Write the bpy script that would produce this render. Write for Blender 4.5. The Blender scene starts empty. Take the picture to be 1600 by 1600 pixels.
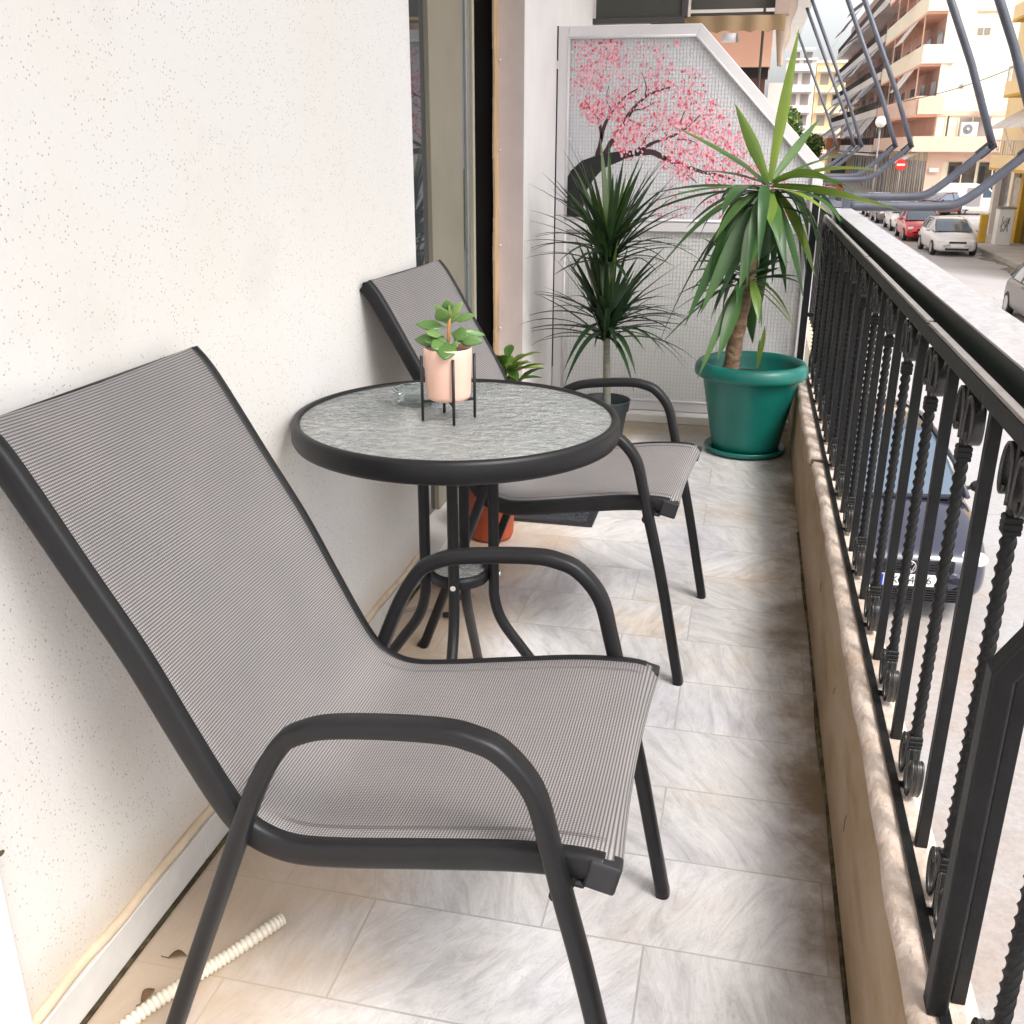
import bpy, math, random
from mathutils import Vector, Matrix
PI = math.pi
R = math.radians
sc = bpy.context.scene
C = sc.collection
random.seed(7)

# ------------------------------------------------------------------ materials
def mat(name, col, rough=0.6, metal=0.0, noise=0.0, nscale=20.0, bump=0.0, bscale=60.0, spec=0.5, trans=0.0, emit=None, coat=0.0, stretch=None, alpha=None):
    m = bpy.data.materials.new(name); m.use_nodes = True
    nt = m.node_tree; b = nt.nodes['Principled BSDF']
    b.inputs['Base Color'].default_value = (*col, 1)
    b.inputs['Roughness'].default_value = rough
    b.inputs['Metallic'].default_value = metal
    b.inputs['Specular IOR Level'].default_value = spec
    b.inputs['Transmission Weight'].default_value = trans
    b.inputs['Coat Weight'].default_value = coat
    if emit: b.inputs['Emission Color'].default_value = (*emit[0], 1); b.inputs['Emission Strength'].default_value = emit[1]
    tc = nt.nodes.new('ShaderNodeTexCoord'); mp = nt.nodes.new('ShaderNodeMapping')
    nt.links.new(tc.outputs['Object'], mp.inputs['Vector'])
    if stretch: mp.inputs['Scale'].default_value = stretch
    if noise > 0:
        n = nt.nodes.new('ShaderNodeTexNoise'); n.inputs['Scale'].default_value = nscale; n.inputs['Detail'].default_value = 6; n.inputs['Roughness'].default_value = 0.6
        nt.links.new(mp.outputs[0], n.inputs['Vector'])
        r = nt.nodes.new('ShaderNodeMapRange'); r.inputs['From Min'].default_value = 0.3; r.inputs['From Max'].default_value = 0.7
        r.inputs['To Min'].default_value = 1 - noise; r.inputs['To Max'].default_value = 1 + noise * 0.6
        nt.links.new(n.outputs['Fac'], r.inputs['Value'])
        mx = nt.nodes.new('ShaderNodeVectorMath'); mx.operation = 'SCALE'; mx.inputs[0].default_value = col
        nt.links.new(r.outputs[0], mx.inputs['Scale']); nt.links.new(mx.outputs[0], b.inputs['Base Color'])
    if bump > 0:
        n2 = nt.nodes.new('ShaderNodeTexNoise'); n2.inputs['Scale'].default_value = bscale; n2.inputs['Detail'].default_value = 5
        nt.links.new(mp.outputs[0], n2.inputs['Vector'])
        bp = nt.nodes.new('ShaderNodeBump'); bp.inputs['Strength'].default_value = bump; bp.inputs['Distance'].default_value = 0.01
        nt.links.new(n2.outputs['Fac'], bp.inputs['Height']); nt.links.new(bp.outputs[0], b.inputs['Normal'])
    return m

def N(nt, t, **kw):
    n = nt.nodes.new(t)
    for k, v in kw.items():
        if k in n.inputs: n.inputs[k].default_value = v
        else: setattr(n, k, v)
    return n
def ramp(nt, stops, interp='LINEAR'):
    n = nt.nodes.new('ShaderNodeValToRGB'); n.color_ramp.interpolation = interp
    els = n.color_ramp.elements
    while len(els) > len(stops): els.remove(els[-1])
    while len(els) < len(stops): els.new(0.5)
    for e, (p, c) in zip(els, stops): e.position = p; e.color = (*c, 1)
    return n
def mixc(nt, fac, a, b, mode='MIX'):
    n = nt.nodes.new('ShaderNodeMix'); n.data_type = 'RGBA'; n.blend_type = mode
    for sock, v in ((n.inputs[0], fac), (n.inputs[6], a), (n.inputs[7], b)):
        if hasattr(v, 'default_value') or hasattr(v, 'is_output'): nt.links.new(v, sock)
        elif isinstance(v, (int, float)): sock.default_value = v
        else: sock.default_value = (*v, 1)
    return n.outputs[2]
def base(name, rough=0.6, spec=0.5):
    m = bpy.data.materials.new(name); m.use_nodes = True
    nt = m.node_tree; b = nt.nodes['Principled BSDF']
    b.inputs['Roughness'].default_value = rough; b.inputs['Specular IOR Level'].default_value = spec
    tc = nt.nodes.new('ShaderNodeTexCoord')
    return m, nt, b, tc.outputs['Object'], tc.outputs['UV']
def link_bump(nt, b, h, strength, dist):
    bp = N(nt, 'ShaderNodeBump', Strength=strength, Distance=dist)
    nt.links.new(h, bp.inputs['Height']); nt.links.new(bp.outputs[0], b.inputs['Normal'])

# stucco wall: off white with small dark speckles
def stucco():
    m, nt, b, ob, uv = base('stucco', 0.85, 0.2)
    n1 = N(nt, 'ShaderNodeTexNoise', Scale=1.3, Detail=4.0); nt.links.new(ob, n1.inputs['Vector'])
    r1 = ramp(nt, [(0.3, (0.75, 0.72, 0.665)), (0.7, (0.785, 0.77, 0.77))]); nt.links.new(n1.outputs['Fac'], r1.inputs[0])
    v = N(nt, 'ShaderNodeTexVoronoi', Scale=125.0); nt.links.new(ob, v.inputs['Vector'])
    r2 = ramp(nt, [(0.13, (1, 1, 1)), (0.24, (0, 0, 0))]); nt.links.new(v.outputs['Distance'], r2.inputs[0])
    n2 = N(nt, 'ShaderNodeTexNoise', Scale=38.0, Detail=2.0); nt.links.new(ob, n2.inputs['Vector'])
    r3 = ramp(nt, [(0.38, (0, 0, 0)), (0.54, (0.75, 0.75, 0.75))]); nt.links.new(n2.outputs['Fac'], r3.inputs[0])
    mul = N(nt, 'ShaderNodeMath', operation='MULTIPLY'); nt.links.new(r2.outputs[0], mul.inputs[0]); nt.links.new(r3.outputs[0], mul.inputs[1])
    c = mixc(nt, mul.outputs[0], r1.outputs[0], (0.33, 0.28, 0.24))
    sp = N(nt, 'ShaderNodeSeparateXYZ'); nt.links.new(ob, sp.inputs[0])
    nz = N(nt, 'ShaderNodeTexNoise', Scale=5.0, Detail=6.0, Roughness=0.65); nt.links.new(ob, nz.inputs['Vector'])
    q = N(nt, 'ShaderNodeMath', operation='MULTIPLY_ADD'); q.inputs[1].default_value = -0.10; nt.links.new(nz.outputs['Fac'], q.inputs[0]); nt.links.new(sp.outputs['Z'], q.inputs[2])
    mz = N(nt, 'ShaderNodeMapRange'); mz.inputs['From Min'].default_value = 0.15; mz.inputs['From Max'].default_value = 0.03; mz.inputs['To Max'].default_value = 0.55; nt.links.new(q.outputs[0], mz.inputs['Value'])
    c = mixc(nt, mz.outputs[0], c, (0.60, 0.47, 0.34))
    # rubbed grey scuffs
    nf = N(nt, 'ShaderNodeTexNoise', Scale=2.2, Detail=8.0, Roughness=0.7); nt.links.new(ob, nf.inputs['Vector'])
    rf = ramp(nt, [(0.56, (0, 0, 0)), (0.72, (0.22, 0.22, 0.22))]); nt.links.new(nf.outputs['Fac'], rf.inputs[0])
    c = mixc(nt, rf.outputs[0], c, (0.52, 0.50, 0.49))
    nt.links.new(c, b.inputs['Base Color'])
    n3 = N(nt, 'ShaderNodeTexNoise', Scale=160.0, Detail=4.0); nt.links.new(ob, n3.inputs['Vector'])
    link_bump(nt, b, n3.outputs['Fac'], 0.35, 0.003)
    return m
M_stucco = stucco()
M_plaster = mat('smooth_plaster', (0.83, 0.80, 0.785), 0.8, noise=0.05, nscale=5, bump=0.15, bscale=40)
M_reveal = mat('door_reveal_plaster', (0.60, 0.52, 0.50), 0.8, noise=0.06, nscale=8, bump=0.1, bscale=60)
M_trimtan = mat('aged_foam_trim', (0.60, 0.42, 0.25), 0.8, noise=0.35, nscale=9, stretch=(1, 1, .4))

# floor marble tile
def floor_mat():
    m, nt, b, ob, uv = base('marble_floor', 0.33, 0.5)
    sep = N(nt, 'ShaderNodeSeparateXYZ'); nt.links.new(ob, sep.inputs[0])
    br = N(nt, 'ShaderNodeTexBrick', Scale=1.0); br.offset = 0.37; br.offset_frequency = 2
    br.inputs['Mortar Size'].default_value = 0.0022; br.inputs['Mortar Smooth'].default_value = 0.3
    br.inputs['Brick Width'].default_value = 0.49; br.inputs['Row Height'].default_value = 0.232
    br.inputs['Color1'].default_value = (0, 0, 0, 1); br.inputs['Color2'].default_value = (1, 1, 1, 1); br.inputs['Mortar'].default_value = (.5, .5, .5, 1)
    mp = N(nt, 'ShaderNodeMapping'); mp.inputs['Location'].default_value = (0.08, 0.02, 0)
    nt.links.new(ob, mp.inputs['Vector']); nt.links.new(mp.outputs[0], br.inputs['Vector'])
    # veins: each tile runs at its own angle
    ang = N(nt, 'ShaderNodeMath', operation='MULTIPLY_ADD'); ang.inputs[1].default_value = 2.1; ang.inputs[2].default_value = 0.35
    nt.links.new(br.outputs['Color'], ang.inputs[0])
    rot = N(nt, 'ShaderNodeVectorRotate'); rot.rotation_type = 'Z_AXIS'; nt.links.new(ob, rot.inputs['Vector']); nt.links.new(ang.outputs[0], rot.inputs['Angle'])
    mp2 = N(nt, 'ShaderNodeMapping'); mp2.inputs['Scale'].default_value = (4.0, 15, 1); nt.links.new(rot.outputs[0], mp2.inputs['Vector'])
    off = N(nt, 'ShaderNodeVectorMath', operation='MULTIPLY_ADD'); off.inputs[1].default_value = (7, 13, 0)
    nt.links.new(br.outputs['Color'], off.inputs[0]); nt.links.new(mp2.outputs[0], off.inputs[2])
    nv = N(nt, 'ShaderNodeTexNoise', Scale=1.5, Detail=12.0, Roughness=0.74, Distortion=1.0); nt.links.new(off.outputs[0], nv.inputs['Vector'])
    rv = ramp(nt, [(0.28, (0.42, 0.405, 0.415)), (0.40, (0.56, 0.545, 0.55)), (0.50, (0.66, 0.645, 0.65)), (0.64, (0.76, 0.75, 0.755))]); nt.links.new(nv.outputs['Fac'], rv.inputs[0])
    # cloudy tint per area
    nc = N(nt, 'ShaderNodeTexNoise', Scale=2.6, Detail=3.0); nt.links.new(ob, nc.inputs['Vector'])
    rc = ramp(nt, [(0.32, (0.86, 0.86, 0.92)), (0.46, (1, 1, 1)), (0.58, (1, .98, .96)), (0.70, (0.98, 0.86, 0.74))]); nt.links.new(nc.outputs['Fac'], rc.inputs[0])
    c = mixc(nt, 1.0, rv.outputs[0], rc.outputs[0], 'MULTIPLY')
    # tile to tile value
    tv = N(nt, 'ShaderNodeMapRange'); tv.inputs['To Min'].default_value = 0.88; tv.inputs['To Max'].default_value = 1.04
    nt.links.new(br.outputs['Color'], tv.inputs['Value'])
    sc1 = N(nt, 'ShaderNodeVectorMath', operation='SCALE'); nt.links.new(c, sc1.inputs[0]); nt.links.new(tv.outputs[0], sc1.inputs['Scale'])
    # fine dark hair veins
    nh = N(nt, 'ShaderNodeTexNoise', Scale=2.4, Detail=8.0, Roughness=0.6, Distortion=2.0); nt.links.new(off.outputs[0], nh.inputs['Vector'])
    ab = N(nt, 'ShaderNodeMath', operation='SUBTRACT'); ab.inputs[1].default_value = 0.5; nt.links.new(nh.outputs['Fac'], ab.inputs[0])
    ab2 = N(nt, 'ShaderNodeMath', operation='ABSOLUTE'); nt.links.new(ab.outputs[0], ab2.inputs[0])
    rh = ramp(nt, [(0.0, (0.42, 0.42, 0.42)), (0.012, (0, 0, 0))]); nt.links.new(ab2.outputs[0], rh.inputs[0])
    c2 = mixc(nt, rh.outputs[0], sc1.outputs[0], (0.30, 0.27, 0.26))
    gr = N(nt, 'ShaderNodeMath', operation='MULTIPLY'); gr.inputs[1].default_value = 0.45; nt.links.new(br.outputs['Fac'], gr.inputs[0])
    c2 = mixc(nt, gr.outputs[0], c2, (0.24, 0.20, 0.16))
    # brown water stain along the ledge, left wall and the far end (dirt that stays put)
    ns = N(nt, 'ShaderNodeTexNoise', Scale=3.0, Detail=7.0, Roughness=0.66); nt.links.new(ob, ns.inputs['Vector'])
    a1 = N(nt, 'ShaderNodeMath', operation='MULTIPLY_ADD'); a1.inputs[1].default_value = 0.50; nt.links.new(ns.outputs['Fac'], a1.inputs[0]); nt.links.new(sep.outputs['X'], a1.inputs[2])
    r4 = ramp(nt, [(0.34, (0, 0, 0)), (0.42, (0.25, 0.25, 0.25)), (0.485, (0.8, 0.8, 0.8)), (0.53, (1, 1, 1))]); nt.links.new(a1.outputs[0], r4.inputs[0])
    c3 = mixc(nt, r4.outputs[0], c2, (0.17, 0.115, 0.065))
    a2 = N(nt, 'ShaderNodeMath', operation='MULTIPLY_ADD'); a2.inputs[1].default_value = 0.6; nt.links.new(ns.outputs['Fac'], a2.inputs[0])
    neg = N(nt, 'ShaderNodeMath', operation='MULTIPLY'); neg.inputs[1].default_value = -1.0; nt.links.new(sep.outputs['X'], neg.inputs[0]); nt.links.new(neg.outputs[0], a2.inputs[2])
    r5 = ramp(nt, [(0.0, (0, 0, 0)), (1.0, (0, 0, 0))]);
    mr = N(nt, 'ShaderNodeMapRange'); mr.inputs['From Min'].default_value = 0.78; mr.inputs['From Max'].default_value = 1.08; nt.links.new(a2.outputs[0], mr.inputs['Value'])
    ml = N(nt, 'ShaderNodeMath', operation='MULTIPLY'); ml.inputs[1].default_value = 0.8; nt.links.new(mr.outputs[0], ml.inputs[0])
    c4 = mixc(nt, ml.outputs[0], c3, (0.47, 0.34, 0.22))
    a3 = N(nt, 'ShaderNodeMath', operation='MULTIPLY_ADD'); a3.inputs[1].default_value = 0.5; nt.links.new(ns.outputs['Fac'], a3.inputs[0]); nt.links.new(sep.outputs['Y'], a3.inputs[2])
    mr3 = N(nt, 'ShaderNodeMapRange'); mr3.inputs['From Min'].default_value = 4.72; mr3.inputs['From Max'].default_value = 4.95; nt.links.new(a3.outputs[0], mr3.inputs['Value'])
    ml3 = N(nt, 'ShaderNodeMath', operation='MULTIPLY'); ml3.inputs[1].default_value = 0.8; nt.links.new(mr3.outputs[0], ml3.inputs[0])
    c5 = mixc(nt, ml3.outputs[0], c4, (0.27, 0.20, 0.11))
    c6 = c5
    nt.links.new(c6, b.inputs['Base Color'])
    nr = N(nt, 'ShaderNodeTexNoise', Scale=9.0, Detail=4.0); nt.links.new(ob, nr.inputs['Vector'])
    mrr = N(nt, 'ShaderNodeMapRange'); mrr.inputs['To Min'].default_value = 0.22; mrr.inputs['To Max'].default_value = 0.55; nt.links.new(nr.outputs['Fac'], mrr.inputs['Value'])
    nt.links.new(mrr.outputs[0], b.inputs['Roughness'])
    h = N(nt, 'ShaderNodeMath', operation='MULTIPLY_ADD'); h.inputs[1].default_value = -1.0; nt.links.new(br.outputs['Fac'], h.inputs[0]); nt.links.new(nv.outputs['Fac'], h.inputs[2])
    link_bump(nt, b, h.outputs[0], 0.12, 0.003)
    return m
M_floor = floor_mat()

def concrete(name, c1, c2, c3, scale=6, bump=0.6, stretch=(1, 1, 1), bs=55.0):
    m, nt, b, ob, uv = base(name, 0.9, 0.2)
    mp = N(nt, 'ShaderNodeMapping'); mp.inputs['Scale'].default_value = stretch; nt.links.new(ob, mp.inputs['Vector'])
    n1 = N(nt, 'ShaderNodeTexNoise', Scale=float(scale), Detail=8.0, Roughness=0.62); nt.links.new(mp.outputs[0], n1.inputs['Vector'])
    r = ramp(nt, [(0.33, c1), (0.5, c2), (0.67, c3)]); nt.links.new(n1.outputs['Fac'], r.inputs[0]); nt.links.new(r.outputs[0], b.inputs['Base Color'])
    n2 = N(nt, 'ShaderNodeTexNoise', Scale=float(bs), Detail=6.0); nt.links.new(ob, n2.inputs['Vector'])
    link_bump(nt, b, n2.outputs['Fac'], bump, 0.006)
    return m
M_ledge = concrete('rough_ledge_top', (0.36, 0.28, 0.22), (0.52, 0.43, 0.37), (0.62, 0.54, 0.48), 7, 0.9)
M_ledgeface = concrete('stained_ledge_face', (0.22, 0.15, 0.07), (0.34, 0.25, 0.165), (0.40, 0.31, 0.23), 2.2, 0.3, (1, .8, 2.2))
M_cream = mat('cream_paint', (0.62, 0.56, 0.44), 0.7, noise=0.08, nscale=8)
M_dirt = concrete('black_dirt', (0.03, 0.025, 0.015), (0.07, 0.055, 0.03), (0.15, 0.12, 0.06), 30, 0.8)
M_skirt = mat('marble_skirting_stone', (0.70, 0.685, 0.66), 0.35, noise=0.16, nscale=7)
M_tanstain = mat('tan_sealant', (0.72, 0.58, 0.42), 0.7, noise=0.2, nscale=12)
M_sill = mat('marble_sill_stone', (0.72, 0.69, 0.66), 0.35, noise=0.14, nscale=5)
M_ceiling = mat('ceiling_paint', (0.80, 0.78, 0.74), 0.85, noise=0.05, nscale=3)
M_metal = mat('charcoal_powder_coat', (0.0105, 0.0105, 0.012), 0.42, 0.0, noise=0.15, nscale=30, bump=0.05, bscale=400, spec=0.3)
M_plasticblk = mat('black_plastic', (0.015, 0.015, 0.018), 0.45)
M_iron = mat('wrought_iron_paint', (0.0075, 0.0077, 0.0082), 0.45, noise=0.5, nscale=14, bump=0.12, bscale=90, spec=0.3)
M_irontop = mat('worn_handrail_paint', (0.27, 0.245, 0.23), 0.3, noise=0.25, nscale=18, bump=0.1, bscale=80)
M_scroll = mat('polished_iron_paint', (0.02, 0.019, 0.018), 0.24, noise=0.4, nscale=20, spec=0.6)
M_bandgreen = mat('dark_green_rail_cladding', (0.012, 0.021, 0.017), 0.45, noise=0.25, nscale=5)
M_zinc = concrete('zinc_cover', (0.35, 0.345, 0.365), (0.42, 0.41, 0.43), (0.46, 0.45, 0.47), 34, 0.8, (1.6, .6, 1), 48.0)
M_zinc.node_tree.nodes['Principled BSDF'].inputs['Roughness'].default_value = 0.38
M_pipe = mat('grey_blue_awning_paint', (0.078, 0.085, 0.112), 0.42, noise=0.28, nscale=6, bump=0.05, bscale=60)
M_white = mat('white_lacquer', (0.66, 0.64, 0.655), 0.4, noise=0.04, nscale=6)
M_alum = mat('anodised_aluminium', (0.30, 0.31, 0.30), 0.4, 0.6, noise=0.1, nscale=8)
M_olive = mat('olive_shutter_board', (0.26, 0.235, 0.18), 0.6, noise=0.12, nscale=2.5)
M_dark = mat('shade_black', (0.012, 0.010, 0.009), 0.8)  # near-black colour stands in for shade: unlit room, jamb, balcony underside
M_doorglass = mat('door_glass', (0.05, 0.055, 0.06), 0.02, 0.0, spec=1.0)
M_green = mat('green_plastic', (0.006, 0.155, 0.125), 0.36, noise=0.22, nscale=3.5, spec=0.5)
M_terra = mat('orange_terracotta', (0.50, 0.095, 0.035), 0.6, noise=0.15, nscale=14)
M_blackpot = mat('black_nursery_pot', (0.018, 0.028, 0.03), 0.5)
M_soil = mat('soil', (0.03, 0.02, 0.013), 0.95, noise=0.4, nscale=90, bump=0.8, bscale=120)
M_pinkpot = mat('peach_ceramic', (0.80, 0.51, 0.41), 0.55, noise=0.05, nscale=30, bump=0.06, bscale=300)
M_stand = mat('black_wire', (0.012, 0.012, 0.012), 0.45)
M_rubber = mat('doormat_rubber', (0.030, 0.034, 0.045), 0.7, noise=0.5, nscale=45, bump=1.0, bscale=60)
M_hose = mat('cream_hose_plastic', (0.72, 0.66, 0.55), 0.45, noise=0.1, nscale=10)
M_deadleaf = mat('dry_brown_leaf', (0.16, 0.09, 0.045), 0.8, noise=0.4, nscale=40)
M_taupe = mat('taupe_wire_coating', (0.30, 0.245, 0.21), 0.45)
M_chrome = mat('zinc_screw', (0.75, 0.75, 0.75), 0.25, 1.0)

def weave(cross=True):
    m, nt, b, ob, uv = base('mesh_sling_fabric', 0.62, 0.35)
    sep = N(nt, 'ShaderNodeSeparateXYZ'); nt.links.new(uv, sep.inputs[0])
    def saw(sock, period, lo, hi):
        a = N(nt, 'ShaderNodeMath', operation='MULTIPLY'); a.inputs[1].default_value = 2 * PI / period; nt.links.new(sock, a.inputs[0])
        s = N(nt, 'ShaderNodeMath', operation='SINE'); nt.links.new(a.outputs[0], s.inputs[0])
        r = N(nt, 'ShaderNodeMapRange'); r.inputs['From Min'].default_value = lo; r.inputs['From Max'].default_value = hi; nt.links.new(s.outputs[0], r.inputs['Value'])
        return r.outputs[0]
    fv = saw(sep.outputs['Y'], 0.0043, -0.9, 0.5)     # weft ribs across the chair
    fu = saw(sep.outputs['X'], 0.0040, -0.9, 0.5)     # warp threads
    n = N(nt, 'ShaderNodeTexNoise', Scale=7.0, Detail=3.0); nt.links.new(uv, n.inputs['Vector'])
    tint = ramp(nt, [(0.35, (0.315, 0.298, 0.302)), (0.65, (0.355, 0.33, 0.325))]); nt.links.new(n.outputs['Fac'], tint.inputs[0])
    c1 = mixc(nt, fv, (0.10, 0.093, 0.093), tint.outputs[0])
    inv = N(nt, 'ShaderNodeMapRange'); inv.inputs['To Min'].default_value = 0.62; inv.inputs['To Max'].default_value = 1.0; nt.links.new(fu, inv.inputs['Value'])
    s = N(nt, 'ShaderNodeVectorMath', operation='SCALE'); nt.links.new(c1, s.inputs[0]); nt.links.new(inv.outputs[0], s.inputs['Scale'])
    nt.links.new(s.outputs[0], b.inputs['Base Color'])
    hh = N(nt, 'ShaderNodeMath', operation='ADD'); nt.links.new(fv, hh.inputs[0]); nt.links.new(fu, hh.inputs[1])
    link_bump(nt, b, hh.outputs[0], 0.35, 0.0008)
    return m
M_weave = weave()
M_seam = mat('sling_seam_thread', (0.16, 0.15, 0.15), 0.7)

def rainglass():
    m, nt, b, ob, uv = base('hammered_table_glass', 0.03, 0.6)
    b.inputs['Transmission Weight'].default_value = 0.74; b.inputs['IOR'].default_value = 1.5
    mp = N(nt, 'ShaderNodeMapping'); mp.inputs['Scale'].default_value = (0.75, 1.0, 1); nt.links.new(ob, mp.inputs['Vector'])
    mu = N(nt, 'ShaderNodeTexNoise', Scale=52.0, Detail=1.5, Distortion=2.2); nt.links.new(mp.outputs[0], mu.inputs['Vector'])
    v = N(nt, 'ShaderNodeTexVoronoi', Scale=48.0); v.feature = 'SMOOTH_F1'; nt.links.new(mp.outputs[0], v.inputs['Vector'])
    ad = N(nt, 'ShaderNodeMath', operation='ADD'); nt.links.new(mu.outputs['Fac'], ad.inputs[0]); nt.links.new(v.outputs['Distance'], ad.inputs[1])
    link_bump(nt, b, ad.outputs[0], 1.0, 0.007)
    n = N(nt, 'ShaderNodeTexNoise', Scale=5.0, Detail=2.0); nt.links.new(ob, n.inputs['Vector'])
    r = ramp(nt, [(0.35, (0.74, 0.79, 0.79)), (0.7, (0.90, 0.91, 0.90))]); nt.links.new(n.outputs['Fac'], r.inputs[0]); nt.links.new(r.outputs[0], b.inputs['Base Color'])
    return m
M_tglass = rainglass()
def thin_glass():
    m = bpy.data.materials.new('clear_glass'); m.use_nodes = True; nt = m.node_tree
    t = nt.nodes.new('ShaderNodeBsdfTransparent'); t.inputs[0].default_value = (.90, .94, .94, 1); g = nt.nodes.new('ShaderNodeBsdfGlossy'); g.inputs['Roughness'].default_value = .05
    lw = nt.nodes.new('ShaderNodeLayerWeight'); lw.inputs[0].default_value = .55; mx = nt.nodes.new('ShaderNodeMixShader')
    nt.links.new(lw.outputs['Facing'], mx.inputs[0]); nt.links.new(t.outputs[0], mx.inputs[1]); nt.links.new(g.outputs[0], mx.inputs[2]); nt.links.new(mx.outputs[0], nt.nodes['Material Output'].inputs['Surface'])
    return m
M_glass = thin_glass()

def wired(name, fine, col):
    m = bpy.data.materials.new(name); m.use_nodes = True; nt = m.node_tree; b = nt.nodes['Principled BSDF']
    tc = nt.nodes.new('ShaderNodeTexCoord'); sep = N(nt, 'ShaderNodeSeparateXYZ'); nt.links.new(tc.outputs['Object'], sep.inputs[0])
    nz = N(nt, 'ShaderNodeTexNoise', Scale=18.0, Detail=2.0); nt.links.new(tc.outputs['Object'], nz.inputs['Vector'])
    outs = []
    for k, s in (('X', fine), ('Z', fine * 1.12)):
        w = N(nt, 'ShaderNodeMath', operation='MULTIPLY_ADD'); w.inputs[1].default_value = 0.004; nt.links.new(nz.outputs['Fac'], w.inputs[0]); nt.links.new(sep.outputs[k], w.inputs[2])
        a = N(nt, 'ShaderNodeMath', operation='MULTIPLY'); a.inputs[1].default_value = 2 * PI / s; nt.links.new(w.outputs[0], a.inputs[0])
        q = N(nt, 'ShaderNodeMath', operation='SINE'); nt.links.new(a.outputs[0], q.inputs[0])
        r = N(nt, 'ShaderNodeMapRange'); r.inputs['From Min'].default_value = 0.45; r.inputs['From Max'].default_value = 1.0; nt.links.new(q.outputs[0], r.inputs['Value']); outs.append(r.outputs[0])
    mxn = N(nt, 'ShaderNodeMath', operation='MAXIMUM'); nt.links.new(outs[0], mxn.inputs[0])
    zz = N(nt, 'ShaderNodeMath', operation='MULTIPLY'); zz.inputs[1].default_value = 0.65; nt.links.new(outs[1], zz.inputs[0]); nt.links.new(zz.outputs[0], mxn.inputs[1])
    dark = tuple(x * 0.66 for x in col)
    f = N(nt, 'ShaderNodeMath', operation='MULTIPLY'); f.inputs[1].default_value = 0.5; nt.links.new(mxn.outputs[0], f.inputs[0])
    c = mixc(nt, f.outputs[0], col, dark)
    nt.links.new(c, b.inputs['Base Color']); b.inputs['Roughness'].default_value = 0.25
    bp = N(nt, 'ShaderNodeBump', Strength=0.9, Distance=0.004); nt.links.new(mxn.outputs[0], bp.inputs['Height']); nt.links.new(bp.outputs[0], b.inputs['Normal'])
    tr = nt.nodes.new('ShaderNodeBsdfTranslucent'); nt.links.new(c, tr.inputs['Color'])
    ms = nt.nodes.new('ShaderNodeMixShader'); ms.inputs[0].default_value = 0.45
    nt.links.new(b.outputs[0], ms.inputs[1]); nt.links.new(tr.outputs[0], ms.inputs[2])
    nt.links.new(ms.outputs[0], nt.nodes['Material Output'].inputs['Surface'])
    return m
M_wire_up = wired('rippled_wired_glass', 0.0150, (0.84, 0.84, 0.87))
M_wire_lo = wired('fine_wired_glass', 0.0165, (0.85, 0.85, 0.85))

def leafmat(name, c1, c2, c3, rough=0.42, transl=0.25, streak=(1, 1, 1), scale=9.0):
    m, nt, b, ob, uv = base(name, rough, 0.45)
    n = N(nt, 'ShaderNodeTexNoise', Scale=scale, Detail=5.0); 
    mp = N(nt, 'ShaderNodeMapping'); mp.inputs['Scale'].default_value = streak; nt.links.new(ob, mp.inputs['Vector']); nt.links.new(mp.outputs[0], n.inputs['Vector'])
    at = N(nt, 'ShaderNodeAttribute', attribute_name='tone'); 
    ad = N(nt, 'ShaderNodeMath', operation='MULTIPLY_ADD'); ad.inputs[1].default_value = 0.35; nt.links.new(n.outputs['Fac'], ad.inputs[0]); nt.links.new(at.outputs['Fac'], ad.inputs[2])
    r = ramp(nt, [(0.12, c1), (0.6, c2), (1.1 if False else 1.0, c3)]); nt.links.new(ad.outputs[0], r.inputs[0]); nt.links.new(r.outputs[0], b.inputs['Base Color'])
    tr = nt.nodes.new('ShaderNodeBsdfTranslucent'); nt.links.new(r.outputs[0], tr.inputs['Color'])
    ms = nt.nodes.new('ShaderNodeMixShader'); ms.inputs[0].default_value = transl
    nt.links.new(b.outputs[0], ms.inputs[1]); nt.links.new(tr.outputs[0], ms.inputs[2]); nt.links.new(ms.outputs[0], nt.nodes['Material Output'].inputs['Surface'])
    return m
M_yucca = leafmat('yucca_leaf', (0.020, 0.062, 0.028), (0.062, 0.145, 0.036), (0.23, 0.30, 0.04), 0.36)
M_drac = leafmat('dracaena_leaf', (0.010, 0.027, 0.014), (0.030, 0.066, 0.024), (0.11, 0.17, 0.03), 0.38)
M_jade = leafmat('jade_leaf', (0.07, 0.16, 0.045), (0.13, 0.25, 0.07), (0.24, 0.37, 0.11), 0.3, 0.15, scale=25.0)
M_croton = leafmat('variegated_leaf', (0.02, 0.07, 0.015), (0.10, 0.20, 0.03), (0.45, 0.50, 0.10), 0.35, 0.2, scale=55.0)
M_trunk = mat('yucca_bark', (0.24, 0.15, 0.095), 0.9, noise=0.6, nscale=14, bump=0.9, bscale=28, stretch=(1, 1, 2.2))
M_trunk2 = mat('dracaena_stem_bark', (0.20, 0.20, 0.16), 0.85, noise=0.3, nscale=20, bump=0.5, bscale=40, stretch=(1, 1, 3))
M_stem = mat('jade_stem', (0.45, 0.20, 0.06), 0.6)
M_paint_black = mat('black_paint_strokes', (0.012, 0.011, 0.012), 0.7, noise=0.2, nscale=40)
M_paint_branch = mat('brown_paint_strokes', (0.05, 0.018, 0.022), 0.7, noise=0.3, nscale=60)
M_paint_pink = mat('pink_paint_dabs', (0.74, 0.19, 0.27), 0.5, noise=0.1, nscale=60)
M_paint_pale = mat('pale_pink_paint_dabs', (0.80, 0.47, 0.53), 0.5, noise=0.1, nscale=60)
M_paint_red = mat('red_paint_dabs', (0.60, 0.035, 0.07), 0.5, noise=0.1, nscale=60)

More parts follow.
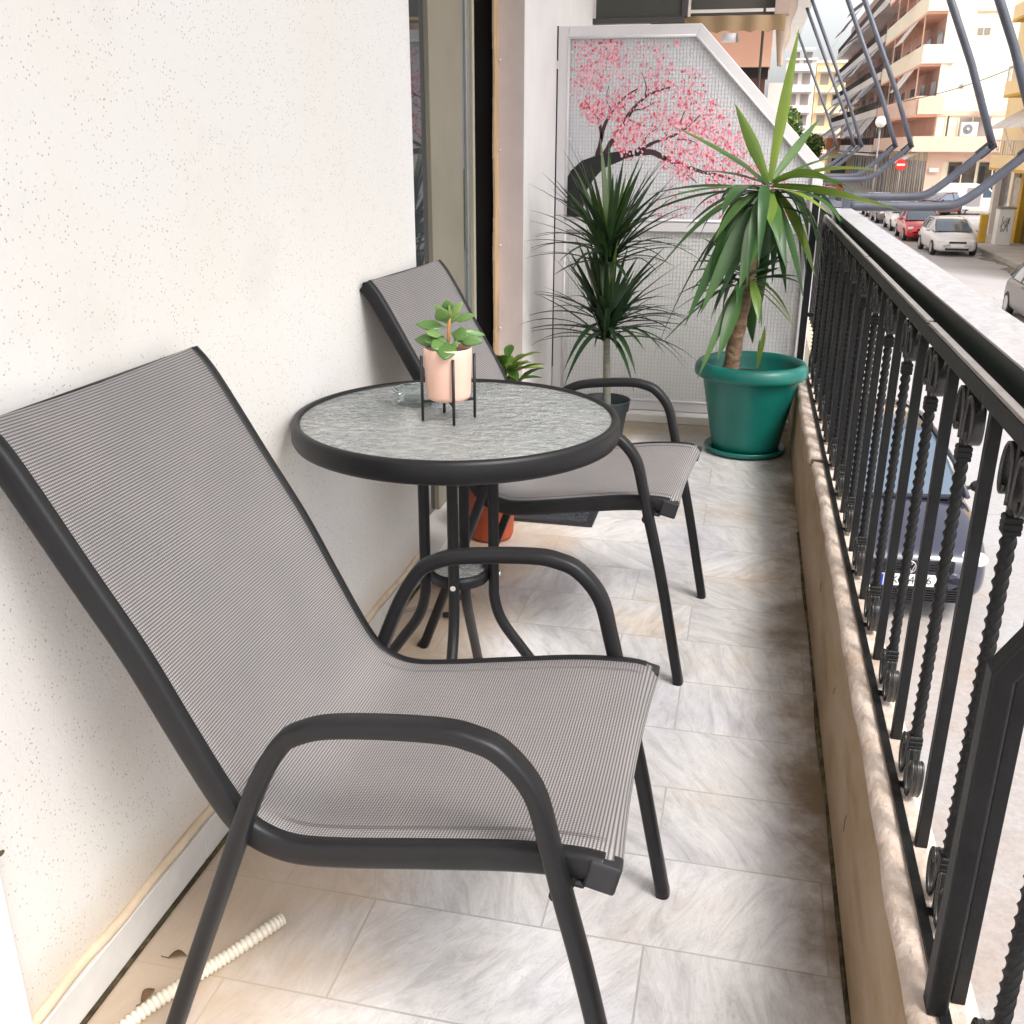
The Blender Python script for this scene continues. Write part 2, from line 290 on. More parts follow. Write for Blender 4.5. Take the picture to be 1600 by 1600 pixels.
# street
def asphalt():
    m, nt, b, ob, uv = base('pale_worn_asphalt', 0.62, 0.4)
    n1 = N(nt, 'ShaderNodeTexNoise', Scale=0.35, Detail=6.0, Roughness=0.6); nt.links.new(ob, n1.inputs['Vector'])
    r = ramp(nt, [(0.33, (0.35, 0.295, 0.265)), (0.47, (0.38, 0.365, 0.37)), (0.62, (0.40, 0.395, 0.415))]); nt.links.new(n1.outputs['Fac'], r.inputs[0])
    n2 = N(nt, 'ShaderNodeTexNoise', Scale=22.0, Detail=7.0, Roughness=0.8); nt.links.new(ob, n2.inputs['Vector'])
    mr = N(nt, 'ShaderNodeMapRange'); mr.inputs['From Min'].default_value = 0.3; mr.inputs['From Max'].default_value = 0.7; mr.inputs['To Min'].default_value = 0.76; mr.inputs['To Max'].default_value = 1.12; nt.links.new(n2.outputs['Fac'], mr.inputs['Value'])
    s = N(nt, 'ShaderNodeVectorMath', operation='SCALE'); nt.links.new(r.outputs[0], s.inputs[0]); nt.links.new(mr.outputs[0], s.inputs['Scale'])
    # cracks
    v = N(nt, 'ShaderNodeTexVoronoi', Scale=0.22); v.feature = 'DISTANCE_TO_EDGE'
    dn = N(nt, 'ShaderNodeTexNoise', Scale=1.2, Detail=4.0); nt.links.new(ob, dn.inputs['Vector'])
    va = N(nt, 'ShaderNodeVectorMath', operation='MULTIPLY_ADD'); va.inputs[1].default_value = (1.4, 1.4, 0); nt.links.new(dn.outputs['Color'], va.inputs[0]); nt.links.new(ob, va.inputs[2]); nt.links.new(va.outputs[0], v.inputs['Vector'])
    rr = ramp(nt, [(0.0, (0.6, 0.6, 0.6)), (0.004, (0, 0, 0))]); nt.links.new(v.outputs['Distance'], rr.inputs[0])
    c = mixc(nt, rr.outputs[0], s.outputs[0], (0.13, 0.115, 0.105))
    nt.links.new(c, b.inputs['Base Color'])
    link_bump(nt, b, n2.outputs['Fac'], 0.5, 0.012)
    return m
M_road = asphalt()
M_pave = mat('pale_paving', (0.50, 0.46, 0.42), 0.8, noise=0.15, nscale=1.2)
M_kerb = mat('kerb_concrete', (0.36, 0.33, 0.30), 0.8, noise=0.3, nscale=1.5)
M_oil = concrete('gutter_silt', (0.13, 0.11, 0.09), (0.20, 0.17, 0.14), (0.27, 0.24, 0.21), 2, 0.4)
M_peach = mat('peach_render', (0.76, 0.54, 0.43), 0.85, noise=0.05, nscale=0.4)
M_peachlight = mat('pale_cream_render', (0.84, 0.76, 0.60), 0.85, noise=0.05, nscale=0.3)
M_offwhite = mat('off_white_render', (0.76, 0.70, 0.66), 0.85, noise=0.06, nscale=0.3)
M_yellow = mat('yellow_render', (0.82, 0.64, 0.36), 0.85, noise=0.06, nscale=0.4)
M_ochre = mat('ochre_column_paint', (0.60, 0.36, 0.03), 0.7, noise=0.15, nscale=1)
M_greyr = mat('grey_render', (0.50, 0.46, 0.48), 0.85, noise=0.1, nscale=0.5)
M_recess = mat('rose_render_in_shade', (0.50, 0.32, 0.27), 0.85, noise=0.1, nscale=0.5)  # rose street side, with the shade of the balcony recesses put into the colour
M_winglass = mat('window_glass_far', (0.09, 0.085, 0.085), 0.12, spec=0.8, noise=0.4, nscale=0.7)
M_shop = mat('shop_window_glass', (0.10, 0.085, 0.075), 0.12, spec=0.8, noise=0.7, nscale=0.9)
M_blind = mat('grey_roller_shutter', (0.30, 0.26, 0.23), 0.7, noise=0.05, nscale=2)
M_awn = mat('off_white_awning', (0.70, 0.66, 0.63), 0.8, noise=0.12, nscale=1.0)
M_awng = mat('grey_awning', (0.30, 0.29, 0.31), 0.8, noise=0.3, nscale=1.2)
M_tan = mat('tan_awning_canvas', (0.34, 0.23, 0.13), 0.85, noise=0.15, nscale=4)
M_tanlight = mat('pale_tan_canvas', (0.46, 0.36, 0.29), 0.85, noise=0.1, nscale=4)
M_blinddark = mat('dark_olive_blind', (0.055, 0.058, 0.048), 0.7, noise=0.1, nscale=3)
M_browncol = mat('brown_column_paint', (0.36, 0.27, 0.23), 0.8, noise=0.08, nscale=3)
M_salmon = mat('salmon_render', (0.74, 0.42, 0.30), 0.85, noise=0.05, nscale=1)
M_darkwood = mat('dark_red_wood', (0.14, 0.045, 0.03), 0.7, noise=0.3, nscale=2)
M_rail = mat('dark_balcony_iron', (0.06, 0.055, 0.055), 0.6)
M_tile = mat('orange_roof_tile', (0.55, 0.22, 0.10), 0.85, noise=0.2, nscale=2)
def paint(name, c, r=0.22, coat=0.6): return mat(name, c, r, 0.0, coat=coat, spec=0.5)
M_car = {'silver': paint('silver_car_paint', (0.62, 0.61, 0.61)), 'red': paint('red_car_paint', (0.55, 0.012, 0.02)), 'white': paint('white_car_paint', (0.78, 0.77, 0.76)),
         'dark': paint('dark_blue_car_paint', (0.022, 0.023, 0.045), 0.12, 1.0), 'grey': paint('grey_car_paint', (0.16, 0.15, 0.145), 0.45, 0.2), 'maroon': paint('maroon_car_paint', (0.12, 0.02, 0.02))}
M_tyre = mat('tyre_rubber', (0.02, 0.02, 0.02), 0.8)
M_rim = mat('alloy_rim', (0.45, 0.45, 0.46), 0.35, 0.7)
M_carglass = mat('car_window_glass', (0.085, 0.12, 0.17), 0.05, spec=1.0, coat=0.5)  # pale blue of the reflected sky is put into the base colour
M_grille = mat('black_grille_plastic', (0.012, 0.012, 0.016), 0.4)
M_lamp = mat('headlight_lens', (0.62, 0.66, 0.70), 0.08, spec=0.9, coat=1.0)
M_plate = mat('white_number_plate', (0.72, 0.72, 0.70), 0.5)
M_blue = mat('blue_plate_band', (0.01, 0.05, 0.45), 0.5)
M_letter = mat('black_plate_letters', (0.02, 0.02, 0.02), 0.5)
M_signred = mat('sign_red', (0.60, 0.03, 0.015), 0.5)
M_signwhite = mat('sign_white', (0.80, 0.80, 0.78), 0.5)
M_globe = mat('opal_globe', (0.85, 0.84, 0.80), 0.35)
M_pole = mat('grey_street_pole', (0.25, 0.25, 0.26), 0.6)

# ------------------------------------------------------------------ mesh helpers
class MB:
    def __init__(s): s.v = []; s.f = []; s.mi = []; s.uv = {}; s.tone = []; s.sm = []
    def addv(s, p, tone=0.3): s.v.append(tuple(p)); s.tone.append(tone); return len(s.v) - 1
    def face(s, idx, mi=0, uv=None, smooth=False):
        s.f.append(tuple(idx)); s.mi.append(mi); s.sm.append(smooth)
        if uv: s.uv[len(s.f) - 1] = uv
    def box(s, x0, x1, y0, y1, z0, z1, mi=0):
        a = [s.addv(p) for p in ((x0, y0, z0), (x1, y0, z0), (x1, y1, z0), (x0, y1, z0), (x0, y0, z1), (x1, y0, z1), (x1, y1, z1), (x0, y1, z1))]
        for q in ((0, 3, 2, 1), (4, 5, 6, 7), (0, 1, 5, 4), (1, 2, 6, 5), (2, 3, 7, 6), (3, 0, 4, 7)): s.face([a[i] for i in q], mi)
        return s
    def bar(s, p0, p1, w, h, mi=0, up=(0, 0, 1)):   # rectangular bar between two points
        p0, p1 = Vector(p0), Vector(p1); d = (p1 - p0).normalized(); u = Vector(up)
        if abs(d.dot(u)) > .98: u = Vector((0, 1, 0))
        a = d.cross(u).normalized(); b = a.cross(d).normalized()
        i = []
        for p in (p0, p1):
            for q in ((-1, -1), (1, -1), (1, 1), (-1, 1)): i.append(s.addv(p + a * q[0] * w / 2 + b * q[1] * h / 2))
        for q in ((3, 2, 1, 0), (4, 5, 6, 7), (0, 1, 5, 4), (1, 2, 6, 5), (2, 3, 7, 6), (3, 0, 4, 7)): s.face([i[k] for k in q], mi)
        return s
    def tube(s, pts, r, n=10, mi=0, side=None, r2=None, closed=False, caps=True, radii=None, power=1.0):
        pts = [Vector(p) for p in pts]; L = len(pts); rings = []
        for k, p in enumerate(pts):
            if closed: t = (pts[(k + 1) % L] - pts[k - 1]).normalized()
            else: t = (pts[min(k + 1, L - 1)] - pts[max(k - 1, 0)]).normalized()
            if side is not None: a = Vector(side)
            else:
                if k == 0: a = t.orthogonal().normalized(); 
                else: a = prev
            a = (a - t * a.dot(t)).normalized(); prev = a; b = t.cross(a)
            rr = radii[k] if radii else r; rb = (r2 * (rr / r) if r2 else rr)
            ring = []
            for j in range(n):
                q = 2 * PI * j / n; ca, sa = math.cos(q), math.sin(q)
                if power != 1.0: ca = math.copysign(abs(ca) ** power, ca); sa = math.copysign(abs(sa) ** power, sa)
                ring.append(s.addv(p + a * ca * rr + b * sa * rb))
            rings.append(ring)
        for k in range(L if closed else L - 1):
            A, B = rings[k], rings[(k + 1) % L]
            for j in range(n): s.face((A[j], A[(j + 1) % n], B[(j + 1) % n], B[j]), mi, smooth=True)
        if caps and not closed: s.face(list(reversed(rings[0])), mi); s.face(rings[-1], mi)
        return s
    def lathe(s, prof, c=(0, 0, 0), n=40, mi=0, smooth=True, cap0=False, cap1=False):
        rings = []
        for r, z in prof: rings.append([s.addv((c[0] + r * math.cos(2 * PI * j / n), c[1] + r * math.sin(2 * PI * j / n), c[2] + z)) for j in range(n)])
        for A, B in zip(rings, rings[1:]):
            for j in range(n): s.face((A[j], A[(j + 1) % n], B[(j + 1) % n], B[j]), mi, smooth=smooth)
        if cap0: s.face(list(reversed(rings[0])), mi)
        if cap1: s.face(rings[-1], mi)
        return s
    def prism(s, poly, axis, a, b, mi=0):   # poly 2D; axis = extruded axis
        def P(q, t): return (t, q[0], q[1]) if axis == 'x' else ((q[0], t, q[1]) if axis == 'y' else (q[0], q[1], t))
        A = [s.addv(P(q, a)) for q in poly]; B = [s.addv(P(q, b)) for q in poly]; n = len(poly)
        s.face(A, mi); s.face(list(reversed(B)), mi)
        for j in range(n): s.face((A[(j + 1) % n], A[j], B[j], B[(j + 1) % n]), mi)
        return s
    def sphere(s, c, r, n=16, m=10, mi=0, sc=(1, 1, 1)):
        rows = []
        for i in range(m + 1):
            t = PI * i / m
            rows.append([s.addv((c[0] + r * sc[0] * math.sin(t) * math.cos(2 * PI * j / n), c[1] + r * sc[1] * math.sin(t) * math.sin(2 * PI * j / n), c[2] - r * sc[2] * math.cos(t))) for j in range(n)] if 0 < i < m else [s.addv((c[0], c[1], c[2] - r * sc[2] * math.cos(t)))])
        for i in range(m):
            A, B = rows[i], rows[i + 1]
            for j in range(n):
                k = (j + 1) % n
                if len(A) == 1: s.face((A[0], B[k], B[j]), mi, smooth=True)
                elif len(B) == 1: s.face((A[j], A[k], B[0]), mi, smooth=True)
                else: s.face((A[j], A[k], B[k], B[j]), mi, smooth=True)
        return s
    def blade(s, b0, ctrl, tip, w, segs=9, fold=0.25, tone=0.3, basew=0.55, side=None, mi=0, peak=0.35):
        b0, ctrl, tip = Vector(b0), Vector(ctrl), Vector(tip); prev = None
        for k in range(segs + 1):
            t = k / segs
            p = b0 * (1 - t) ** 2 + ctrl * 2 * t * (1 - t) + tip * t * t
            d = ((ctrl - b0) * (1 - t) + (tip - ctrl) * t).normalized()
            if side is None:
                side = d.cross(Vector((0, 0, 1)))
                if side.length < 0.15: side = Vector((random.uniform(-1, 1), random.uniform(-.4, .4), 0))
            a = Vector(side); a = (a - d * a.dot(d)).normalized(); nn = a.cross(d).normalized()
            if nn.z < 0: nn = -nn
            ww = w * (basew + (1 - basew) * min(1, t / peak)) * (1 - max(0, (t - peak) / (1 - peak)) ** 1.7) / 2
            ww = max(ww, 0.0004)
            cur = [s.addv(p - a * ww + nn * ww * fold, tone), s.addv(p, tone - 0.06), s.addv(p + a * ww + nn * ww * fold, tone + 0.05)]
            if prev:
                s.face((prev[0], prev[1], cur[1], cur[0]), mi, smooth=True); s.face((prev[1], prev[2], cur[2], cur[1]), mi, smooth=True)
            prev = cur
        return s
    def build(s, name, mats, parent=None, bevel=0, loc=(0, 0, 0), auto=None):
        me = bpy.data.meshes.new(name); me.from_pydata(s.v, [], s.f); me.update()
        if not isinstance(mats, (list, tuple)): mats = [mats]
        for m in mats: me.materials.append(m)
        me.polygons.foreach_set('material_index', s.mi); me.polygons.foreach_set('use_smooth', s.sm)
        at = me.attributes.new('tone', 'FLOAT', 'POINT'); at.data.foreach_set('value', s.tone)
        if s.uv:
            ul = me.uv_layers.new(name='UVMap')
            for fi, uvs in s.uv.items():
                for k, li in enumerate(me.polygons[fi].loop_indices): ul.data[li].uv = uvs[k]
        o = bpy.data.objects.new(name, me); C.objects.link(o)
        if parent: o.parent = parent
        o.location = loc
        if bevel:
            bv = o.modifiers.new('bevel', 'BEVEL'); bv.width = bevel; bv.segments = 2; bv.limit_method = 'ANGLE'; bv.angle_limit = R(50)
        return o
def empty(name, label, cat, loc=(0, 0, 0), rz=0, group=None):
    o = bpy.data.objects.new(name, None); C.objects.link(o); o.location = loc; o.rotation_euler = (0, 0, rz)
    o.empty_display_size = 0.1; o['label'] = label; o['category'] = cat
    if group: o['group'] = group
    return o
def tag(o, label, cat, group=None):
    o['label'] = label; o['category'] = cat
    if group: o['group'] = group
    return o
def struct(o): o['kind'] = 'structure'; return o
def copy_tree(o, parent=None):
    c = o.copy(); C.objects.link(c); c.parent = parent
    for ch in list(o.children): copy_tree(ch, c)
    return c
def catmull(P, n=6):
    P = [Vector(p) for p in P]; out = []
    for i in range(len(P) - 1):
        p0 = P[max(i - 1, 0)]; p1 = P[i]; p2 = P[i + 1]; p3 = P[min(i + 2, len(P) - 1)]
        for k in range(n):
            t = k / n
            out.append(0.5 * ((2 * p1) + (p2 - p0) * t + (2 * p0 - 5 * p1 + 4 * p2 - p3) * t * t + (3 * p1 - p0 - 3 * p2 + p3) * t ** 3))
    out.append(P[-1]); return out
def text_mesh(body, size, m, name, parent, loc, rot, depth=0.001, align='CENTER', xs=1.0):
    cu = bpy.data.curves.new(name, 'FONT'); cu.body = body; cu.size = size; cu.align_x = align; cu.extrude = depth; cu.align_y = 'CENTER'
    t = bpy.data.objects.new(name, cu); me = bpy.data.meshes.new_from_object(t); bpy.data.objects.remove(t); bpy.data.curves.remove(cu)
    me.materials.clear(); me.materials.append(m)
    o = bpy.data.objects.new(name, me); C.objects.link(o); o.parent = parent; o.location = loc; o.rotation_euler = rot; o.scale = (xs, 1, 1)
    return o

WX = -0.935
# ------------------------------------------------------------------ balcony shell
struct(MB().box(-1.3, 0.352, -2.6, 4.93, -0.20, 0.0).build('balcony_floor', M_floor))
struct(MB().box(-1.3, 0.50, -2.6, 20.0, 2.90, 3.10).build('ceiling', M_ceiling))
w = MB().box(-1.32, WX, -2.6, 2.806, -0.2, 2.9).build('house_wall', M_stucco)
tag(w, 'white speckled stucco wall behind both chairs, left of the sliding door', 'wall')
w2 = MB(); w2.box(-1.32, WX, 4.244, 20.0, -3.2, 2.9)
o = w2.build('house_wall', M_plaster); tag(o, 'smooth white wall corner between the sliding door and the painted glass partition', 'wall')
rv = MB().box(-1.050, WX - 0.0005, 4.240, 4.2438, 0.0, 2.9).build('door_reveal', M_reveal, o); MB().box(-1.318, -1.0505, 4.236, 4.2437, 0.0, 2.9).build('dark_jamb', M_dark, o)
MB().box(-1.32, WX - 0.03, 2.806, 4.244, 2.35, 2.9).build('door_lintel', M_plaster, w)
pil = MB().box(WX, -0.905, -2.4, 0.897, 0.0, 2.9).build('pilaster', M_plaster, bevel=0.004)
tag(pil, 'smooth white pilaster edge standing proud of the stucco wall at the lower left', 'pilaster')
chip = MB(); chip.sphere((-0.906, 0.903, 0.412), 0.006, 8, 6, sc=(.5, 1.1, .6)); chip.sphere((-0.907, 0.897, 0.415), 0.005, 8, 6, sc=(.5, 1.1, .7)); chip.build('plaster_chip', M_dirt, pil)
sk = MB()
y = 0.90
while y < 2.80:
    y2 = min(y + 0.49, 2.806); sk.box(WX, WX + 0.013, y + 0.001, y2 - 0.001, 0.006, 0.078); y = y2
o = sk.build('marble_skirting', M_skirt, bevel=0.002); tag(o, 'grey white marble skirting strip at the foot of the speckled wall', 'skirting')
sl = MB()
pts = [(WX + 0.004 + 0.002 * math.sin(k * 1.7), 0.9 + k * 0.05, 0.088 + 0.003 * math.sin(k * 0.9)) for k in range(39)]
sl.tube(pts, 0.009, 8); sl.build('sealant_bead', M_tanstain, o)
MB().box(WX + 0.0005, WX + 0.019, 0.9, 2.8, 0.0006, 0.005).build('dirt_gap', M_dirt, o)

# sliding door
GX = -1.045
door = empty('sliding_door', 'sliding balcony door with reflecting glass, olive shutter board and dark open gap', 'door', (GX, 3.5, 0))
def dpart(name, m, x0, x1, y0, y1, z0, z1, bev=0.0, par=None):
    return MB().box(x0 - GX, x1 - GX, y0 - 3.5, y1 - 3.5, z0, z1).build(name, m, par or door, bevel=bev)
dpart('glass_leaf', M_doorglass, GX - 0.02, GX - 0.012, 2.81, 3.31, 0.03, 2.34)
dpart('shutter_board', M_olive, GX - 0.03, GX + 0.004, 3.312, 3.695, 0.03, 2.34, 0.002)
fr = dpart('frame', M_alum, GX - 0.03, GX - 0.006, 3.698, 3.755, 0.03, 2.34, 0.002)
dpart('frame', M_alum, GX - 0.03, GX + 0.004, 3.757, 3.80, 0.03, 2.34, 0.003)
dpart('frame', mat('green_grey_frame', (0.11, 0.12, 0.095), 0.5), GX - 0.03, GX - 0.012, 3.802, 3.835, 0.03, 2.34, 0.003)
dpart('frame', mat('pale_frame_edge', (0.42, 0.38, 0.29), 0.5), GX - 0.03, GX + 0.006, 3.837, 3.862, 0.03, 2.34, 0.003)
dpart('handle', M_alum, GX + 0.004, GX + 0.022, 3.700, 3.728, 0.93, 1.22, 0.004)
dpart('threshold', M_sill, GX - 0.06, WX + 0.01, 2.808, 4.238, 0.002, 0.028, 0.003)
trim = MB()
for k in range(40):
    z0 = 0.03 + k * 0.058; dx = 0.006 * math.sin(k * 0.8) + random.uniform(-.002, .002)
    trim.box(-0.004, 0.004, 4.172 + dx - 3.5, 4.239 - 3.5, z0, z0 + 0.0578)
trim.build('foam_trim', M_trimtan, door)
sc_ = MB()
for z in (.55, .9, 1.28, 1.62, 1.95): sc_.sphere((0.012, 4.2 - 3.5 + 0.03, z), 0.006, 8, 6)
sc_.build('screw_caps', M_white, door)
o = MB().box(-2.6, -1.33, 2.5, 4.6, -0.1, 2.6).build('dark_room', M_dark); o.parent = door; o.location = (-GX, -3.5, 0)  # solid block; its black colour stands for the unlit room

# ledge (parapet curb) with worn edge
led = MB(); ys = [(-0.4 + 0.03 * k) for k in range(179)]
prev = None
for y in ys:
    if y > 4.96: break
    n1 = 0.0028 * math.sin(y * 9.1) + 0.0022 * math.sin(y * 23.7 + 1) + random.uniform(-.0016, .0016)
    sft = -0.012 if y > 3.36 else 0.0
    hz = 0.306 + 0.004 * math.sin(y * 5)
    prof = [(0.256, 0.0), (0.257, 0.13), (0.258, 0.262 + n1 * .6), (0.266 + n1 * .5 + sft, 0.290 + n1 * .3), (0.278 + n1 + sft, hz), (0.300, 0.298), (0.337, 0.2972), (0.354, 0.294), (0.354, -0.10), (0.354, -0.32)]
    cur = [led.addv((x, y, z)) for x, z in prof]
    if prev:
        for j in range(len(cur) - 1):
            mi = 0 if j < 3 else (1 if j < 6 else 2)
            led.face((prev[j + 1], prev[j], cur[j], cur[j + 1]), mi, smooth=(j < 5))
    prev = cur
led.face(list(range(len(prof)))[::1], 1); led.face([prev[k] for k in range(len(prof) - 1, -1, -1)], 1)
ledge = led.build('balcony_ledge', [M_ledgeface, M_ledge, M_cream])
tag(ledge, 'low stained beige parapet curb with rough chipped top below the iron railing', 'parapet')
MB().box(0.262, 0.305, 3.352, 3.358, 0.284, 0.3078).build('joint', M_dirt, ledge)
dl = MB()
pts = [(0.2545 + 0.002 * math.sin(y * 8), y, 0.001) for y in [0.6 + 0.05 * k for k in range(58)]]
rad = [0.0045 + 0.0035 * abs(math.sin(k * 0.37) * math.cos(k * .11)) for k in range(58)]
dl.tube(pts, 0.005, 8, radii=rad); dl.build('gutter_grime', M_dirt, ledge)
# fine cracks
for (y0, z0, n_) in ((1.97, .215, 5), (1.60, .16, 8), (2.5, .23, 6)):
    pts = []; yy, zz = y0, z0
    for k in range(n_):
        pts.append((0.2556, yy, zz)); yy += random.uniform(-.007, .007); zz -= random.uniform(.003, .010)
    MB().tube(pts, 0.0006, 5).build('surface_crack', M_dirt, ledge)

# sill under the glass partition
o = MB().box(WX, 0.40, 4.85, 5.12, 0.0, 0.040).build('marble_sill', M_sill, bevel=0.003)
tag(o, 'pale marble threshold strip under the painted glass partition', 'sill')

# ------------------------------------------------------------------ railing
ral = empty('iron_railing', 'black wrought iron railing of plain and twisted bars with scrolls along the ledge', 'railing', (0.33, 2.5, 0.30))
RO = Vector((0.33, 2.5, 0.30))
def rp(mb, name, m, bev=0, par=None):
    mb.v = [tuple(Vector(v) - RO) for v in mb.v]; return mb.build(name, m, par or ral, bevel=bev)
rp(MB().box(0.3030, 0.3160, 0.2, 4.95, 0.290, 0.305), 'bottom_rail', M_iron)
rp(MB().box(0.3215, 0.3375, 0.2, 4.95, 0.976, 1.0008), 'top_channel', M_iron)
for a, b_ in ((0.3, 1.897), (1.925, 3.035), (3.062, 4.1), (4.125, 4.93)):
    rp(MB().box(0.3225, 0.3350, a, b_, 1.0010, 1.0072), 'handrail', M_irontop, 0.0012)
def twisted(y0):
    mb = MB()
    mb.box(0.323, 0.337, y0 - .007, y0 + .007, 0.2975, 0.385); mb.box(0.3161, 0.3229, y0 - .004, y0 + .004, 0.299, 0.305); mb.box(0.323, 0.337, y0 - .007, y0 + .007, 0.885, 0.976)
    prev = None; n = 16; z = 0.395; st = 0.0044
    while z <= 0.8751:
        a0 = (z - 0.395) / 0.070 * 2 * PI; cur = []
        for j in range(n):
            q = 2 * PI * j / n; rr = min(0.0102, 0.0074 / max(abs(math.cos(q)), abs(math.sin(q))))
            cur.append(mb.addv((0.33 + rr * math.cos(q + a0), y0 + rr * math.sin(q + a0), z)))
        if prev:
            for j in range(n): mb.face((prev[j], prev[(j + 1) % n], cur[(j + 1) % n], cur[j]), smooth=True)
        prev = cur; z += st
    o = rp(mb, 'twisted_bar', M_iron)
    for zc in (0.388, 0.880):
        cm = MB(); zz = [(-.0125, .0085), (-.012, .0102), (-.0070, .0107), (-.006, .0095), (-.0045, .0107), (.0015, .0107), (.003, .0095), (.0045, .0107), (.0090, .0105), (.0115, .0088)]; pr = None
        for dz, h_ in zz:
            cur = [cm.addv((0.33 + a * h_, y0 + b_ * h_, zc + dz)) for a, b_ in ((-1, -1), (1, -1), (1, 1), (-1, 1))]
            if pr:
                for j in range(4): cm.face((pr[j], pr[(j + 1) % 4], cur[(j + 1) % 4], cur[j]))
            else: cm.face(cur[::-1])
            pr = cur
        cm.face(pr); rp(cm, 'collar', M_iron, 0.0008, ral)
    for top in (1, 0):
        s = MB()
        for sy in (-1, 1):
            P = [(.008, .90), (.009, .93), (.015, .955), (.027, .969), (.041, .968), (.052, .955), (.057, .935), (.055, .915), (.046, .905), (.036, .908), (.032, .918)]
            pts = [(0.33, y0 + sy * a, (b_ if top else 1.2775 - b_)) for a, b_ in P]
            pts = catmull(pts, 4)
            s.tube(pts, 0.0105, 10, side=(1, 0, 0), r2=0.0021, power=0.45)
            if not top:
                for dx in (-.0075, 0, .0075): s.tube([Vector(p) + Vector((dx, 0, 0)) for p in pts], 0.0022, 6, side=(1, 0, 0), r2=0.0033)
        rp(s, 'scroll', M_scroll)
k = -2
while 1.51 + .302 * k < 4.9:
    twisted(1.51 + .302 * k); k += 1
k = -2
while 1.36 + .302 * k < 4.9:
    yy = 1.36 + .302 * k; rp(MB().box(0.3215, 0.3385, yy - .0085, yy + .0085, 0.2975, 0.976), 'plain_bar', M_iron, 0.0012); k += 1
# end post by the partition
e = MB(); e.box(0.262, 0.292, 4.86, 4.89, 0.30, 1.12); e.box(0.292, 0.3195, 4.868, 4.882, 0.55, 0.57); rp(e, 'end_post', M_iron, 0.002)
# cranked stay near the camera, standing on the ledge
st_ = MB()
path = [(0.300, 1.035, 0.300), (0.300, 1.035, 0.770), (0.330, 1.035, 0.820), (0.330, 1.035, 1.25)]
sec = [(-0.012, -0.015), (0.012, -0.015), (0.012, 0.015), (-0.012, 0.015)]
prev = None
for i, p in enumerate(path):
    sk_ = 0.0
    cur = [st_.addv((p[0] + a, p[1] + b_, p[2] + (-a * 0.42 if i in (1, 2) else 0))) for a, b_ in sec]
    if prev:
        for j in range(4): st_.face((prev[j], prev[(j + 1) % 4], cur[(j + 1) % 4], cur[j]))
    else: st_.face(cur[::-1])
    prev = cur
st_.face(prev)
stay = st_.build('cranked_stay', M_iron, bevel=0.003)
tag(stay, 'thick cranked black steel stay standing on the ledge at the near end of the railing', 'post')
# cladding board behind the handrail
cl = empty('rail_cover', 'long dark green boxed cover with pale metal top running just outside the handrail', 'cover', (0.395, 2.5, 1.0))
MB().box(0.3605 - .395, 0.4295 - .395, 0.1 - 2.5, 5.0 - 2.5, -0.055, 0.0285).build('side_board', M_bandgreen, cl, bevel=0.002)
MB().box(0.358 - .395, 0.443 - .395, 0.1 - 2.5, 5.0 - 2.5, 0.0287, 0.0320).build('top_sheet', M_zinc, cl)

# ------------------------------------------------------------------ awning arms along the facade
def arm_tree(y):
    t = empty('awning_support', '', 'awning arm', (0.43, y, 1.04))
    P = [(0.0, 0), (0.20, 0.003), (0.40, 0.006), (0.475, 0.022), (0.55, 0.075), (0.66, 0.175), (0.745, 0.255)]
    MB().tube(catmull([(a, 0, b_) for a, b_ in P], 5), 0.021, 14).build('bent_tube', M_pipe, t)
    MB().tube([(0.765, 0, 0.262), (0.60, 0, 0.66), (0.02, 0, 1.86)], 0.0195, 12).build('strut', M_pipe, t)
    j = MB(); j.bar((0.70, 0, 0.215), (0.770, 0, 0.280), 0.028, 0.05); j.tube([(0.757, -0.03, 0.268), (0.757, 0.03, 0.268)], 0.012, 10); j.build('hinge', M_plasticblk, t)
    MB().tube([(0.757, -0.036, 0.268), (0.757, -0.03, 0.268)], 0.007, 8).build('bolt_cap', M_metal, t)
    MB().box(-0.03, 0.005, -0.035, 0.035, -0.05, 0.05).build('bracket', M_pipe, t, bevel=0.003)
    return t
a0 = arm_tree(5.02)
YA = [5.02, 5.95, 8.95, 9.95, 13.1, 14.1, 17.1]
lab = ['nearest blue grey bent awning arm, its elbow leaving the frame at the right', 'second nearest bent awning arm with dark hinge in front of the air conditioner wall',
       'third awning arm from the viewer, its strut crossing the peach balconies', 'fourth awning arm from the viewer, close behind the third one', 'fifth awning arm from the viewer, rising in front of the grey awnings',
       'sixth awning arm from the viewer, just left of the fifth', 'farthest thin awning arm, leftmost against the pale sky']
for i, y in enumerate(YA):
    o = a0 if i == 0 else copy_tree(a0); o.location = (0.43, y, 1.04); tag(o, lab[i], 'awning arm', 'awning arms along the balconies')
# neighbours' railings and slabs that carry the arms
for i, (ya, yb, lb) in enumerate(((5.14, 9.0, 'dark balcony railing of the next balcony, behind the glass partition'), (9.2, 14.3, 'second neighbouring balcony railing beyond the palm leaves'), (14.5, 18.5, 'farthest neighbouring balcony railing on this side of the street'))):
    t = empty('neighbour_railing', lb, 'railing', (0.4, ya, 0), group='neighbouring balcony railings')
    MB().box(-0.03, 0.03, 0, yb - ya, 0.99, 1.03).build('top_rail', M_pipe, t)
    m = MB(); n = int((yb - ya) / .13)
    for q in range(n): m.box(-0.008, 0.008, 0.05 + q * .13, 0.066 + q * .13, 0.05, 0.99)
    m.build('bars', M_iron, t); MB().box(-0.05, 0.03, 0, yb - ya, -0.2, 0.3).build('curb', M_cream, t)
struct(MB().box(-1.3, 0.36, 5.125, 18.6, -0.2, -0.003).build('neighbour_floor', M_sill))

